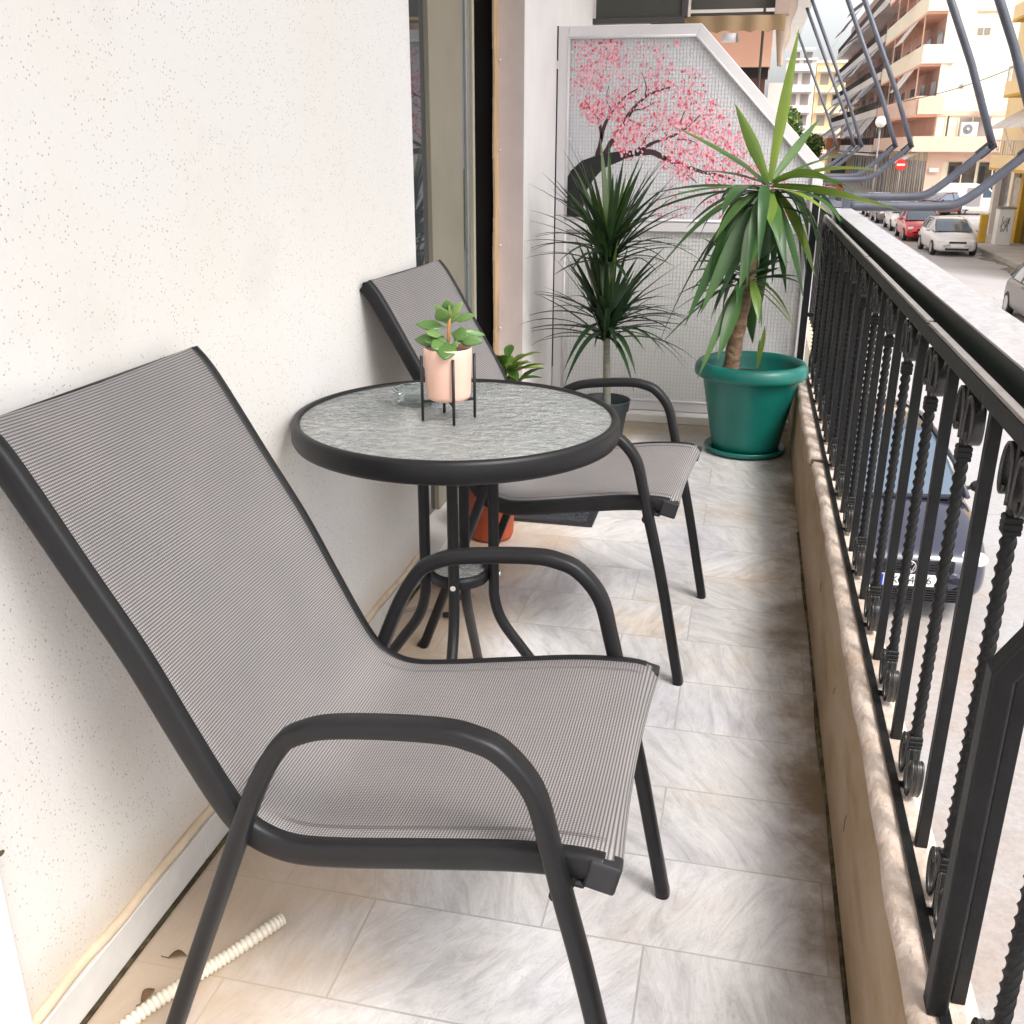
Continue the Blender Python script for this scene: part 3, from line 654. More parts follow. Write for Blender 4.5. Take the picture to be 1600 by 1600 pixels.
# ------------------------------------------------------------------ painted glass partition
PY = 4.95
pt = empty('glass_partition', 'white framed glass partition with slanted top and painted pink cherry tree', 'partition', (-0.3, PY, 0.04))
def P2(x, z): return (x + 0.3, z - 0.04)
L, T, MIDT, MIDB, B0 = -0.928, 1.808, 0.965, 0.915, 0.043
sx0, sz0 = -0.285, 1.808; sl_ = (1.808 - 1.235) / (-0.285 - 0.282)
RX = 0.300
def zs(x): return sz0 + (x - sx0) * sl_
fw = 0.048
fo = MB()
def fpoly(poly): fo.prism([P2(*q) for q in poly], 'y', -0.02, 0.02)
dxs = fw * 1.42
fpoly([(L, B0), (L + fw, B0), (L + fw, T - 0.0), (L, T)])
fpoly([(L + fw, T - fw), (sx0 - 0.02, T - fw), (sx0, T), (L + fw, T)])
fpoly([(sx0 - 0.02, T - fw), (RX, zs(RX) - 0.068), (RX, zs(RX)), (sx0, T)])
fpoly([(RX - fw, B0), (RX, B0), (RX, zs(RX) - 0.068), (RX - fw, zs(RX - fw) - 0.068)])
fpoly([(L + fw, MIDB), (RX - fw, MIDB), (RX - fw, MIDT), (L + fw, MIDT)])
fpoly([(L + fw, B0), (RX - fw, B0), (RX - fw, B0 + 0.05), (L + fw, B0 + 0.05)])
fo.build('frame', M_white, pt, bevel=0.003)
bead = MB()   # raised glazing bead
for (x0, z0, x1, z1) in ((L + fw, MIDT, L + fw, T - fw), (L + fw, T - fw, sx0 - .02, T - fw), (sx0 - .02, T - fw, RX - fw, zs(RX - fw) - .068), (L + fw, MIDT, RX - fw, MIDT), (L + fw, B0 + .05, L + fw, MIDB), (L + fw, B0 + .05, RX - fw, B0 + .05)):
    a = P2(x0, z0); c = P2(x1, z1); bead.tube([(a[0], -0.016, a[1]), (c[0], -0.016, c[1])], 0.0075, 8)
bead.build('glazing_bead', M_white, pt)
g = MB().prism([P2(*q) for q in [(L + fw, MIDT), (RX - fw, MIDT), (RX - fw, zs(RX - fw) - .068), (sx0 - .02, T - fw), (L + fw, T - fw)]], 'y', -0.003, 0.003)
up = g.build('upper_pane', M_wire_up, pt)
MB().prism([P2(*q) for q in [(L + fw, B0 + .05), (RX - fw, B0 + .05), (RX - fw, MIDB), (L + fw, MIDB)]], 'y', -0.003, 0.003).build('lower_pane', M_wire_lo, pt)
hg = MB(); hg.box(L - 0.012 + .3, L + 0.004 + .3, -0.026, -0.02, 1.63 - .04, 1.665 - .04); hg.build('hinge_clip', M_white, pt)
MB().box(L - .0065 + .3, L - 0.0005 + .3, -0.012, 0.01, 0.2, 1.77).build('gap_seal', M_plasticblk, pt)
rs = MB()
for z in (1.70, 1.52, 1.33): rs.tube([P2(L + fw + .012, z)[0:1] + (-0.006,) + P2(0, z)[1:2], P2(L + fw + .012, z)[0:1] + (-0.003,) + P2(0, z)[1:2]], 0.006, 8)
rs.build('glazing_screws', M_chrome, pt)
# the painting: crop pixels of a sketch grid turned into metres on the pane
def G(a, b_): # sketch grid (0..1600) -> local x,z on the pane
    u = 820 + a * 0.3; v = b_ * 0.3
    x = -0.933 + (u - 868) / 347.0 + (v - 41) * 0.00003 * 0
    x = -0.946 + (u - 868) * 0.002888 + (v - 41) * 0.00004
    z = 1.811 - (v - 41) * 0.002855 + (u - 868) * (-0.0000130)
    return P2(x, z)
def stroke(mb, pts, w0, w1, mi=0, y=-0.0038, n=5):
    Q = catmull([(*G(a, b_), 0) for a, b_ in pts], n); L_ = len(Q); prev = None
    for i, q in enumerate(Q):
        t = (Q[min(i + 1, L_ - 1)] - Q[max(i - 1, 0)]).normalized(); nn = Vector((-t.y, t.x, 0))
        w = (w0 + (w1 - w0) * i / (L_ - 1)) * random.uniform(.8, 1.2) * 0.5
        a = q + nn * w; b_ = q - nn * w
        cur = (mb.addv((a.x, y, a.y)), mb.addv((b_.x, y, b_.y)))
        if prev: mb.face((prev[0], prev[1], cur[1], cur[0]), mi)
        prev = cur
tk = MB()
poly = [(198, 1112), (200, 1010), (215, 930), (250, 865), (310, 812), (390, 785), (470, 768), (560, 755), (640, 762), (650, 778), (560, 796), (500, 822), (430, 852), (380, 905), (345, 960), (325, 1040), (318, 1112)]
tk.prism([G(*q) for q in poly], 'y', -0.0045, -0.0031); tk.build('painted_trunk', M_paint_black, pt)
bk = MB()
for pts, w0, w1 in (
    ([(600, 770), (690, 765), (760, 795), (850, 825), (960, 862), (1050, 878), (1140, 905)], .030, .006),
    ([(395, 790), (415, 700), (432, 630), (470, 560), (540, 485), (620, 438)], .022, .004),
    ([(430, 785), (480, 700), (535, 620), (580, 550), (640, 492), (700, 460), (785, 437)], .026, .005),
    ([(580, 552), (640, 545), (700, 510)], .008, .003), ([(535, 620), (545, 560), (510, 520)], .008, .003), ([(640, 492), (650, 440), (625, 370)], .008, .002),
    ([(415, 700), (405, 620), (380, 560), (345, 540), (300, 548)], .014, .004), ([(600, 768), (640, 720), (665, 680), (720, 640)], .010, .003),
    ([(610, 765), (700, 715), (780, 690), (850, 655), (900, 615), (945, 565)], .017, .004), ([(850, 655), (838, 610), (855, 560)], .008, .003), ([(760, 700), (770, 660)], .006, .003),
    ([(820, 700), (880, 700), (930, 720)], .006, .003), ([(760, 795), (860, 860), (940, 920)], .007, .003), ([(470, 560), (440, 500), (450, 430)], .006, .002), ([(560, 600), (620, 620)], .006, .002), ([(1000, 868), (1060, 930), (1100, 990)], .005, .002)):
    stroke(bk, pts, w0, w1)
bk.build('painted_branches', M_paint_branch, pt)
bl = MB(); rnd = random.Random(3)
def dab(cx_, cz_, r, mi):
    n = rnd.choice((4, 5, 6)); a0_ = rnd.random() * 6; y = -0.0040 - rnd.random() * 0.0009; asp = rnd.uniform(.5, 1.0)
    bl.face([bl.addv((cx_ + r * asp * rnd.uniform(.7, 1.1) * math.cos(a0_ + 2 * PI * j / n), y, cz_ + r * rnd.uniform(.7, 1.1) * math.sin(a0_ + 2 * PI * j / n))) for j in range(n)], mi)
def inside(a, b_):
    x, z = G(a, b_); X = x - .3; Z = z + .04
    return X > L + fw + .01 and X < RX - fw - .01 and Z > MIDT + .01 and Z < T - fw - .01 and Z < zs(X) - 0.085
for (a, b_, ra, cnt, wr) in ((380, 290, 120, 190, .2), (460, 250, 70, 60, .3), (430, 430, 160, 260, .25), (300, 400, 70, 60, .1), (640, 320, 120, 90, .15), (360, 545, 60, 130, .6), (390, 590, 40, 60, .7), (560, 700, 90, 300, .45), (600, 560, 140, 170, .3), (720, 400, 80, 80, .3), (700, 640, 110, 110, .25), (880, 420, 80, 70, .3), (900, 570, 110, 210, .45),
                         (990, 600, 80, 90, .3), (860, 690, 100, 140, .4), (980, 720, 110, 170, .4), (820, 800, 70, 130, .5), (870, 870, 50, 60, .5), (950, 800, 70, 60, .3), (1080, 640, 90, 80, .3), (1060, 760, 90, 120, .4), (1170, 720, 70, 70, .2), (1170, 840, 90, 100, .35), (1040, 900, 60, 80, .5), (1060, 1000, 100, 90, .3), (850, 1050, 130, 60, .15), (700, 1090, 60, 14, .2), (1340, 920, 60, 90, .6), (1390, 1040, 50, 90, .5), (800, 230, 14, 14, .5), (1250, 880, 70, 80, .4), (760, 520, 110, 100, .25), (500, 560, 60, 60, .3)):
    for _ in range(int(cnt * 1.15)):
        q = rnd.random() * 2 * PI; rr = ra * math.sqrt(rnd.random()) * rnd.choice((1, 1, 1.25)); aa = a + rr * math.cos(q); bb = b_ + rr * math.sin(q)
        if not inside(aa, bb): continue
        t = rnd.random(); mi = 2 if t < wr * .55 else (1 if t < .52 else 0)
        dab(*G(aa, bb), rnd.uniform(.0028, .0085) * (1.0 if mi else 1.15), mi)
bl.build('painted_blossoms', [M_paint_pale, M_paint_pink, M_paint_red], pt)

# ------------------------------------------------------------------ beyond the partition
t = empty('roller_blind', 'dark olive blind panel with frame above the left half of the glass partition', 'blind', (-0.8, 6.0, 2.4))
MB().box(-0.12, 0.345, -0.02, 0.0, -0.45, 0.5).build('slat_panel', M_blinddark, t); MB().box(-0.135, 0.36, -0.035, 0.02, -0.478, -0.451).build('bottom_rail', M_rail, t); MB().box(0.346, 0.375, -0.035, 0.02, -0.45, 0.5).build('side_rail', M_rail, t)
t = empty('roller_blind', 'dark grey blind panel with a bright slit under it, above the tan valance', 'blind', (-0.2, 6.1, 2.4))
MB().box(-0.215, 0.235, -0.02, 0.0, -0.405, 0.5).build('slat_panel', mat('dark_grey_blind', (0.085, 0.078, 0.07), .7), t); MB().box(-0.215, 0.235, -0.03, 0.015, -0.44, -0.425).build('bottom_rail', M_rail, t)
o = MB().box(0.03, 0.105, 6.0, 6.12, 1.955, 2.9).build('brown_post', M_browncol); tag(o, 'brown painted post right of the grey blind panel, above the partition slope', 'post')
v = MB(); prev = None
for k in range(61):
    x = -0.62 + 0.0118 * k; z = 1.868 + 0.012 * abs(math.sin(k * 0.42)); yy = 6.0 + 0.012 * math.sin(k * .5)
    cur = [v.addv((x, yy, 1.952)), v.addv((x, yy + .005, z)), v.addv((x, yy + .012, z)), v.addv((x, yy + .012, 1.952))]
    if prev:
        for j in range(3): v.face((prev[j], prev[j + 1], cur[j + 1], cur[j]))
    prev = cur
o = v.build('awning_valance', M_tan); tag(o, 'tan scalloped canvas valance hanging under the grey blind panel', 'awning valance')
v = MB(); prev = None
for k in range(17):
    z = 3.0 - k * 0.056; f = k / 16; x0 = 0.02 + 0.11 * f; x1 = 0.34 - 0.16 * f + 0.012 * math.sin(k * 1.3)
    cur = [v.addv((x0, 12.0, z)), v.addv(((x0 + x1) / 2, 11.93, z)), v.addv((x1, 12.02, z)), v.addv(((x0 + x1) / 2, 12.05, z))]
    if prev:
        for j in range(4): v.face((prev[j], prev[(j + 1) % 4], cur[(j + 1) % 4], cur[j]), smooth=True)
    prev = cur
o = v.build('side_curtain', M_tanlight); tag(o, 'pale tan awning side curtain hanging in folds beside the tall leaf spike', 'curtain')
b = empty('salmon_balcony', 'salmon balcony front with dark red wood below it, seen past the slanted partition edge', 'balcony', (-0.2, 12.0, 2.0))
MB().box(-0.6, 0.26, 0, 0.5, 0.10, 0.62).build('parapet', M_salmon, b); MB().box(-0.6, 0.245, 0.08, 0.5, 0.0, 0.10).build('soffit', M_dark, b); MB().box(-0.6, 0.22, 0.12, 0.5, -0.9, 0.0).build('wood_panel', M_darkwood, b)
MB().tube([(0.155, -0.1, -1.0), (0.155, -0.1, 0.9)], 0.014, 8).build('pole', M_blinddark, b)
o = MB().box(0.07, 0.33, 13.5, 14.5, -1.5, 2.02).build('white_pier', M_offwhite); tag(o, 'off white pier behind the tall leaf spike, past the partition edge', 'pier')
o = empty('bulkhead_lamp', 'small round white bulkhead lamp under the tan valance', 'lamp', (-0.215, 7.0, 1.935)); MB().tube([(-.06, 0, 0), (.03, 0, 0)], 0.026, 14).build('housing', M_white, o); MB().tube([(.03, 0, 0), (.045, 0, 0)], 0.028, 14).build('rim', M_taupe, o)

# ------------------------------------------------------------------ chairs
def make_chair():
    t = empty('patio_chair', 'grey mesh sling armchair in the foreground, backrest leaning against the speckled wall', 'chair', (-0.45, 1.235, 0))
    PR = [(-.447, .975), (-.425, .95), (-.398, .908), (-.335, .80), (-.27, .69), (-.22, .59), (-.175, .503), (-.145, .458), (-.115, .437), (-.07, .427), (.0, .434), (.105, .452), (.22, .471), (.30, .477), (.338, .474), (.350, .462)]
    Q = catmull([(a, 0, b_) for a, b_ in PR], 6)
    s = MB(); prev = None; vl = 0; hw = 0.247
    us = [-hw - .004, -hw + .002, -hw + .03] + [-hw + .03 + (2 * hw - .06) * k / 10 for k in range(1, 10)] + [hw - .03, hw - .002, hw + .004]
    for i, q in enumerate(Q):
        if i: vl += (q - Q[i - 1]).length
        tdir = (Q[min(i + 1, len(Q) - 1)] - Q[max(i - 1, 0)]).normalized(); nn = Vector((-tdir.z, 0, tdir.x))
        cur = []
        for u in us:
            sag = -0.012 * (1 - (u / hw) ** 2) if abs(u) < hw else -0.010
            p = q + nn * (0.0135 + sag); cur.append((s.addv((p.x, u, p.z)), u, vl))
        if prev:
            for j in range(len(us) - 1):
                A, B_, C_, D = prev[j], prev[j + 1], cur[j + 1], cur[j]
                s.face((A[0], B_[0], C_[0], D[0]), 0, uv=[(A[1], A[2]), (B_[1], B_[2]), (C_[1], C_[2]), (D[1], D[2])], smooth=True)
        prev = cur
    o = s.build('sling', M_weave, t)
    so = o.modifiers.new('thick', 'SOLIDIFY'); so.thickness = 0.0015
    for sy in (-1, 1):
        Q2 = catmull([(a, sy * hw, b_ - 0.003) for a, b_ in PR[:-1]], 6)
        m = MB(); m.tube(Q2, 0.0125, 12, side=(0, 1, 0), r2=0.0195, power=.6); r_ = m.build('side_rail', M_metal, t)
        e = MB(); e.bar((.318, sy * hw, .470), (.358, sy * hw, .461), 0.028, 0.041); e.bar((.300, sy * hw, .450), (.318, sy * hw, .447), 0.022, 0.010); e.build('end_cap', M_plasticblk, t, bevel=0.004)
        A = [(.392, .0), (.366, .125), (.341, .245), (.318, .345), (.295, .435), (.275, .517), (.255, .588), (.217, .634), (.180, .649), (.143, .653), (.072, .648), (.002, .638), (-.035, .625), (-.062, .606), (-.093, .557), (-.123, .488), (-.170, .365), (-.22, .236), (-.269, .107), (-.310, .0)]
        Q3 = catmull([(a, sy * 0.272, b_) for a, b_ in A], 5)
        MB().tube(Q3, 0.0170, 16, side=(0, 1, 0), r2=0.0125, power=.62).build('arm_and_legs', M_metal, t)
        sm = MB(); nS = catmull([(a, sy * (hw - .030), b_ + .0135) for a, b_ in PR[:-1]], 6)
        sm.tube([q + Vector((0.0, 0, 0)) for q in nS][2:], 0.0004, 4); sm.tube([q + Vector((0, sy * -.004, 0)) for q in nS][2:], 0.0004, 4)
        sm.build('seam', M_seam, o)
        f = MB()
        f.bar((.392, sy * .272, .0), (.389, sy * .272, .012), .031, .024); f.bar((-.315, sy * .272, .0), (-.311, sy * .272, .012), .031, .024); f.build('foot_cap', M_plasticblk, t, bevel=.003)
    m = MB(); m.tube([(.285, -.27, .437), (.285, .27, .437)], .0105, 10); m.bar((.285, -.262, .437), (.300, -.249, .457), .02, .012); m.bar((.285, .262, .437), (.300, .249, .457), .02, .012); m.build('front_crossbar', M_metal, t)
    MB().tube([(-.155, -.27, .415), (-.155, .27, .415)], .0105, 10).build('rear_crossbar', M_metal, t)
    MB().tube([(-.449, -hw, .973), (-.449, hw, .973)], .006, 10).build('top_bar', M_metal, t)
    return t
ch = make_chair(); ch['group'] = 'mesh sling armchairs'
c2 = copy_tree(ch); c2.location = (-0.462, 2.585, 0); c2.rotation_euler = (0, 0, R(-3.4))
tag(c2, 'grey mesh sling armchair behind the round glass table, next to the sliding door', 'chair', 'mesh sling armchairs')

# ------------------------------------------------------------------ table
TC = (-0.583, 1.995)
tb = empty('round_table', 'round charcoal metal bistro table with rippled glass top between the two chairs', 'table', (TC[0], TC[1], 0), R(7))
rim = [(.331, .752), (.334, .757), (.340, .759), (.347, .757), (.3505, .750), (.3505, .721), (.347, .713), (.340, .710), (.334, .7115), (.331, .716), (.331, .752)]
MB().lathe(rim, n=96).build('rim', M_metal, tb)
MB().lathe([(.0005, .7475), (.3325, .7475), (.3325, .7525), (.0005, .7525)], n=96, smooth=False).build('glass_top', M_tglass, tb)
for a in (90, 180, 270, 0):
    P = [(.078, .722), (.078, .55), (.079, .38), (.081, .325), (.098, .270), (.142, .205), (.205, .120), (.262, .043), (.284, .012)]
    ca, sa = math.cos(R(a)), math.sin(R(a))
    MB().tube(catmull([(p * ca, p * sa, z) for p, z in P], 6), .0125, 14).build('leg', M_metal, tb)
    f = MB(); f.sphere((.286 * ca, .286 * sa, .0115), .0135, 12, 8, sc=(1, 1, .85)); f.build('foot_cap', M_plasticblk, tb)
    s = MB(); s.tube([(.0905 * ca, .0905 * sa, .388), (.094 * ca, .094 * sa, .388)], .0062, 10); s.build('screw', M_chrome, tb)
MB().lathe([(.058, .398), (.066, .400), (.067, .373), (.058, .371), (.058, .398)], n=40).build('shelf_ring', M_metal, tb)
MB().lathe([(.0005, .388), (.0585, .388), (.0585, .393), (.0005, .393)], n=40, smooth=False).build('shelf_glass', M_tglass, tb)
m = MB()
for a in (0, 90):
    ca, sa = math.cos(R(a)), math.sin(R(a)); m.bar((-.332 * ca, -.332 * sa, .731 - (.0 if a else .0)), (.332 * ca, .332 * sa, .731), .022 if a else .0221, .012 if a else .0124)
m.build('under_frame', M_metal, tb)

# succulent in stand
sp = empty('succulent_stand', 'black wire four legged pot stand on the glass table holding the peach pot', 'plant stand', (-0.593, 1.970, .7525), R(-18))
for a in (45, 135, 225, 315):
    MB().tube([(.056 * math.cos(R(a)), .056 * math.sin(R(a)), 0), (.056 * math.cos(R(a)), .056 * math.sin(R(a)), .138)], .0032, 8).build('leg', M_stand, sp)
MB().bar((-.054 * .7071, -.054 * .7071, .041), (.054 * .7071, .054 * .7071, .041), .0055, .0055).build('cross_bar', M_stand, sp); MB().bar((-.054 * .7071, .054 * .7071, .041), (.054 * .7071, -.054 * .7071, .041), .0056, .0058).build('cross_bar', M_stand, sp)
pp = empty('succulent_pot', 'peach ceramic pot with a jade succulent on the round table', 'potted plant', (-0.593, 1.970, .7965), R(20))
MB().lathe([(.001, 0), (.038, 0), (.0445, .004), (.047, .012), (.050, .090), (.0505, .107), (.049, .1095), (.0455, .1085), (.0445, .098), (.0445, .092)], n=48).build('pot', M_pinkpot, pp)
MB().lathe([(.001, .097), (.02, .0975), (.0447, .093)], n=24).build('soil', M_soil, pp)
st = MB(); st.tube([(.0, 0, .09), (.002, 0, .14), (.006, 0, .185)], .0035, 8); st.tube([(-.008, 0, .09), (-.016, .004, .125)], .003, 8); st.build('stem', M_stem, pp)
lf = MB(); rnd = random.Random(11)
cs, sn = math.cos(R(-20)), math.sin(R(-20))
def rot(v): return (v[0] * cs - v[1] * sn, v[0] * sn + v[1] * cs, v[2])
def jade(c, d, ln, wd, tone):
    c, d = Vector(c), Vector(d).normalized(); up = Vector(rot((rnd.uniform(-.3, .3), -.8, .6 + rnd.uniform(-.25, .25)))).normalized(); a = d.cross(up); a = a.normalized() if a.length > .2 else Vector(rot((1, 0, 0))); n_ = a.cross(d).normalized()
    NR = 9; prev = None; K = 10
    for i in range(NR + 1):
        t_ = i / NR; w = wd * math.sin(PI * min(1, max(.03, t_)) ** .8 * .97 + .03) ** .75 * (.25 + .75 * min(1, t_ * 2.6)) if t_ > 0 else wd * .12
        w = max(w, .0009); th = 0.26 * w + .0006; cup = 0.006 * (t_ ** 2)
        cur = [lf.addv(c + d * ln * t_ + a * math.cos(2 * PI * j / K) * w + n_ * (math.sin(2 * PI * j / K) * th + cup + abs(math.cos(2 * PI * j / K)) * w * .18), tone) for j in range(K)]
        if prev:
            for j in range(K): lf.face((prev[j], prev[(j + 1) % K], cur[(j + 1) % K], cur[j]), smooth=True)
        prev = cur
    lf.face(prev)
for (c, d, ln, wd, tn) in (
    ((-.004, 0, .150), (-1, -.15, .05), .064, .0135, .30), ((-.002, -.004, .125), (-1, -.5, -.05), .050, .014, .25), ((-.008, 0, .122), (-1, .1, -.06), .066, .0165, .42), ((-.010, -.006, .136), (-.8, -.8, .10), .042, .011, .55),
    ((0, -.008, .120), (-.5, -1, -.25), .048, .019, .5), ((.004, -.010, .122), (.12, -1, -.62), .062, .021, .22), ((.008, .004, .138), (1, -.3, -.12), .044, .0155, .25), ((.014, .004, .128), (1, .25, -.15), .062, .013, .35), ((.020, .012, .14), (1, .7, -.25), .060, .009, .5),
    ((.010, .004, .165), (1, .0, .18), .056, .010, .55), ((.006, .004, .170), (.75, .3, .9), .042, .009, .8), ((0, -.004, .160), (-.15, -.5, .75), .050, .0165, .5), ((.002, .002, .178), (-.1, -.2, 1), .034, .012, .2), ((-.004, .006, .168), (-.9, .6, .75), .040, .009, .6),
    ((.005, -.004, .176), (.4, -.6, .7), .032, .010, .65), ((-.014, .006, .116), (-.6, .9, .1), .04, .013, .3), ((.012, .01, .12), (.5, 1, .3), .045, .013, .3), ((.0, .008, .155), (0, 1, .4), .045, .013, .35), ((.010, -.008, .118), (.9, -.7, -.15), .030, .010, .6), ((-.012, .0, .108), (-.3, -.9, .05), .028, .009, .4)):
    jade(rot(c), rot(d), ln * .95, wd * 1.08, tn + rnd.uniform(-.05, .05))
lf.build('leaves', M_jade, pp)
# ashtray
MB_a = MB(); n8 = 8
prof = [(.001, .0), (.046, .0), (.053, .003), (.055, .030), (.055, .036), (.050, .036), (.047, .012), (.001, .010)]
MB_a.lathe(prof, n=8, smooth=False); o = MB_a.build('glass_ashtray', M_glass, bevel=.0012, loc=(-0.702, 2.085, .7525)); o.rotation_euler = (0, 0, R(10))
tag(o, 'clear faceted glass ashtray on the table, behind the peach pot', 'ashtray')

# ------------------------------------------------------------------ yucca
yp = empty('yucca_pot', 'big green plastic pot with saucer holding the tall yucca, at the far right corner', 'flower pot', (.052, 4.470, 0))
MB().lathe([(.001, .004), (.150, .004), (.176, .010), (.182, .022), (.180, .030), (.174, .030), (.168, .018), (.001, .014)], n=64).build('saucer', M_green, yp)
MB().lathe([(.001, .0185), (.146, .0185), (.150, .04), (.206, .325), (.212, .345), (.233, .346), (.243, .352), (.246, .366), (.243, .392), (.232, .408), (.219, .413), (.212, .408), (.206, .385), (.199, .350), (.190, .330)], n=72).build('pot', M_green, yp)
MB().lathe([(.001, .335), (.12, .338), (.196, .334)], n=40).build('soil', M_soil, yp)
yu = empty('yucca_plant', 'tall yucca with long arching green leaves growing from the big green pot', 'plant', (.052, 4.470, .33))
def W(u, v, dy=0):   # sketch position -> metres relative to the plant's base
    x = .072 + (u - 1207) / 363.0 - (v - 290) * 0.00012; z = 1.147 - (v - 290) / 385.0
    s = 1 + dy / 4.47
    return Vector((x * s - .052, dy, 1.3 + (z - 1.3) * s - .33))
tr = MB()
tp = [W(1180, 598), W(1182, 555), W(1185, 510), W(1188, 465), W(1191, 410), W(1194, 350), W(1198, 300)]
tp = catmull(tp, 4); rd = [(.037 - .0007 * k + .0025 * math.sin(k * 1.9)) for k in range(len(tp))]
tr.tube(tp, .03, 14, radii=rd); tr.build('trunk', M_trunk, yu)
lv = MB(); rnd = random.Random(5)
def yl(bu, bv, tu, tv, w, lift=0.0, dy=0.0, tone=.3, side=None, fold=.28, bend=None, db=0.0):
    b0 = W(bu, bv, db); t_ = W(tu, tv, dy); ln = (t_ - b0).length
    cxy = b0.lerp(t_, .5) + Vector((0, dy * .2, lift * ln)) if bend is None else W(bend[0], bend[1], dy * .7)
    lv.blade(b0, cxy, t_, w * 1.35, 12, fold=fold, tone=tone + .08, side=side, peak=.42, basew=.45)
for a in (
    (1203, 285, 1215, 62, .036, 0, -.03, .62, (1, .25, 0)), (1200, 285, 1137, 168, .038, .03, -.06, .5, (1, .1, .3)), (1204, 290, 1052, 203, .030, .05, .05, .35, (.3, 1, .4)), (1195, 295, 1003, 330, .028, .12, -.12, .3, (.1, 1, .2)), (1190, 298, 1020, 308, .036, .10, .06, .35, (.2, 1, -.2)),
    (1188, 300, 982, 362, .030, .16, .0, .28, (.1, 1, -.3)), (1192, 300, 1058, 415, .032, .25, -.18, .3, None), (1190, 302, 1040, 440, .036, .22, -.05, .25, None), (1190, 304, 1056, 572, .030, .30, .05, .15, None), (1188, 305, 1100, 520, .044, .18, -.20, .22, (1, .3, .2)),
    (1196, 302, 1122, 500, .050, .1, -.24, .25, (1, .2, 0)), (1200, 300, 1178, 455, .060, .05, -.26, .28, (1, .1, 0)), (1206, 300, 1212, 352, .040, .0, -.26, .55, (1, 0, 0)), (1204, 302, 1245, 420, .040, .05, -.15, .1, (1, .2, -.2)), (1210, 300, 1278, 470, .034, .12, -.12, .18, (.7, .5, -.3)),
    (1212, 298, 1290, 432, .038, .18, .04, .55, (.7, .4, -.3)), (1210, 296, 1296, 333, .028, .14, -.2, .7, None), (1208, 292, 1398, 326, .034, .05, -.10, .62, (.1, .7, -.5)), (1208, 290, 1362, 316, .034, .06, .02, .62, (.1, .7, -.5)), (1210, 288, 1365, 268, .032, .14, .05, .75, (.1, .8, -.3)),
    (1208, 286, 1315, 302, .044, .35, -.06, .58, (.3, .7, -.5)), (1206, 285, 1345, 308, .030, .22, .12, .5, (.2, .8, -.3)), (1204, 286, 1262, 190, .028, .03, .12, .4, (1, .2, 0)), (1206, 288, 1300, 245, .030, .08, .16, .4, None), (1196, 290, 1120, 235, .028, .06, .2, .3, None), (1200, 290, 1085, 270, .034, .08, .22, .25, None),
    (1196, 304, 1150, 470, .046, .08, -.10, .12, (1, .3, .1)), (1200, 305, 1215, 500, .046, .06, .10, .05, (1, .2, 0)), (1205, 305, 1250, 460, .036, .10, .14, .1, None), (1192, 300, 1085, 360, .032, .2, .2, .2, None), (1188, 303, 1110, 430, .034, .2, .24, .15, None), (1200, 300, 1230, 380, .05, .05, -.22, .35, (1, .15, 0)), (1190, 300, 1130, 380, .036, .18, -.28, .4, None)):
    yl(*a[:9] if len(a) > 9 else a)
# lower rosette
for a in (
    (1186, 432, 1060, 560, .034, .12, -.12, .3, (.5, .8, .3)), (1184, 436, 1070, 505, .028, .14, .02, .2, None), (1186, 430, 1108, 372, .036, .1, .02, .2, None), (1182, 440, 1158, 575, .046, .02, -.2, .28, (1, .1, 0)), (1178, 440, 1130, 610, .026, .05, -.22, .35, (1, .2, 0)), (1186, 436, 1146, 545, .040, .04, -.12, .32, (1, .2, 0)),
    (1194, 435, 1216, 512, .030, .12, -.18, .5, (1, .2, 0)), (1196, 445, 1278, 522, .030, .05, -.02, .66, (.5, .6, -.5)), (1196, 440, 1270, 512, .022, .16, .03, .7, (.5, .6, -.5)), (1200, 440, 1262, 500, .030, .24, .06, .6, None), (1196, 430, 1250, 410, .050, .2, .12, .12, None), (1190, 430, 1228, 372, .046, .06, .16, .1, None),
    (1188, 430, 1150, 340, .040, .04, .1, .1, None), (1184, 432, 1095, 430, .032, .14, -.15, .3, None), (1190, 445, 1210, 545, .044, .04, .12, .08, (1, .2, 0)), (1184, 445, 1100, 500, .030, .1, .2, .12, None), (1190, 440, 1080, 470, .028, .12, .25, .1, None)):
    yl(*a)
for q in range(22):   # the hanging skirt of older leaves
    az = rnd.random() * 2 * PI; h = Vector((math.cos(az), math.sin(az), 0)); ln = rnd.uniform(.30, .50); b0 = W(1196, rnd.uniform(292, 330)) + h * .02
    dn = rnd.uniform(.15, .85); out = math.sqrt(max(.05, 1 - dn * dn * .85))
    if b0.y + h.y * ln * out > .36: out *= .5
    t_ = b0 + h * ln * out * .8 - Vector((0, 0, ln * dn * .9)); lv.blade(b0, b0 + h * ln * out * .6 + Vector((0, 0, ln * .12)), t_, rnd.uniform(.038, .062), 11, fold=.28, tone=rnd.uniform(.02, .32), peak=.42, basew=.45)
for q in range(24):
    az = rnd.random() * 2 * PI; h = Vector((math.cos(az), math.sin(az), 0)); ln = rnd.uniform(.20, .38); b0 = W(1186, rnd.uniform(420, 455)) + h * .02
    dn = rnd.uniform(-.5, .9); out = math.sqrt(max(.15, 1 - dn * dn))
    if h.x > .3: ln *= .7
    if b0.y + h.y * ln * out > .36: out *= .5
    t_ = b0 + h * ln * out * .85 - Vector((0, 0, ln * dn * .8)); lv.blade(b0, b0 + h * ln * out * .5 + Vector((0, 0, ln * .16)), t_, rnd.uniform(.03, .048), 10, fold=.3, tone=rnd.uniform(.02, .4), peak=.42, basew=.45)
lv.build('leaves', M_yucca, yu)
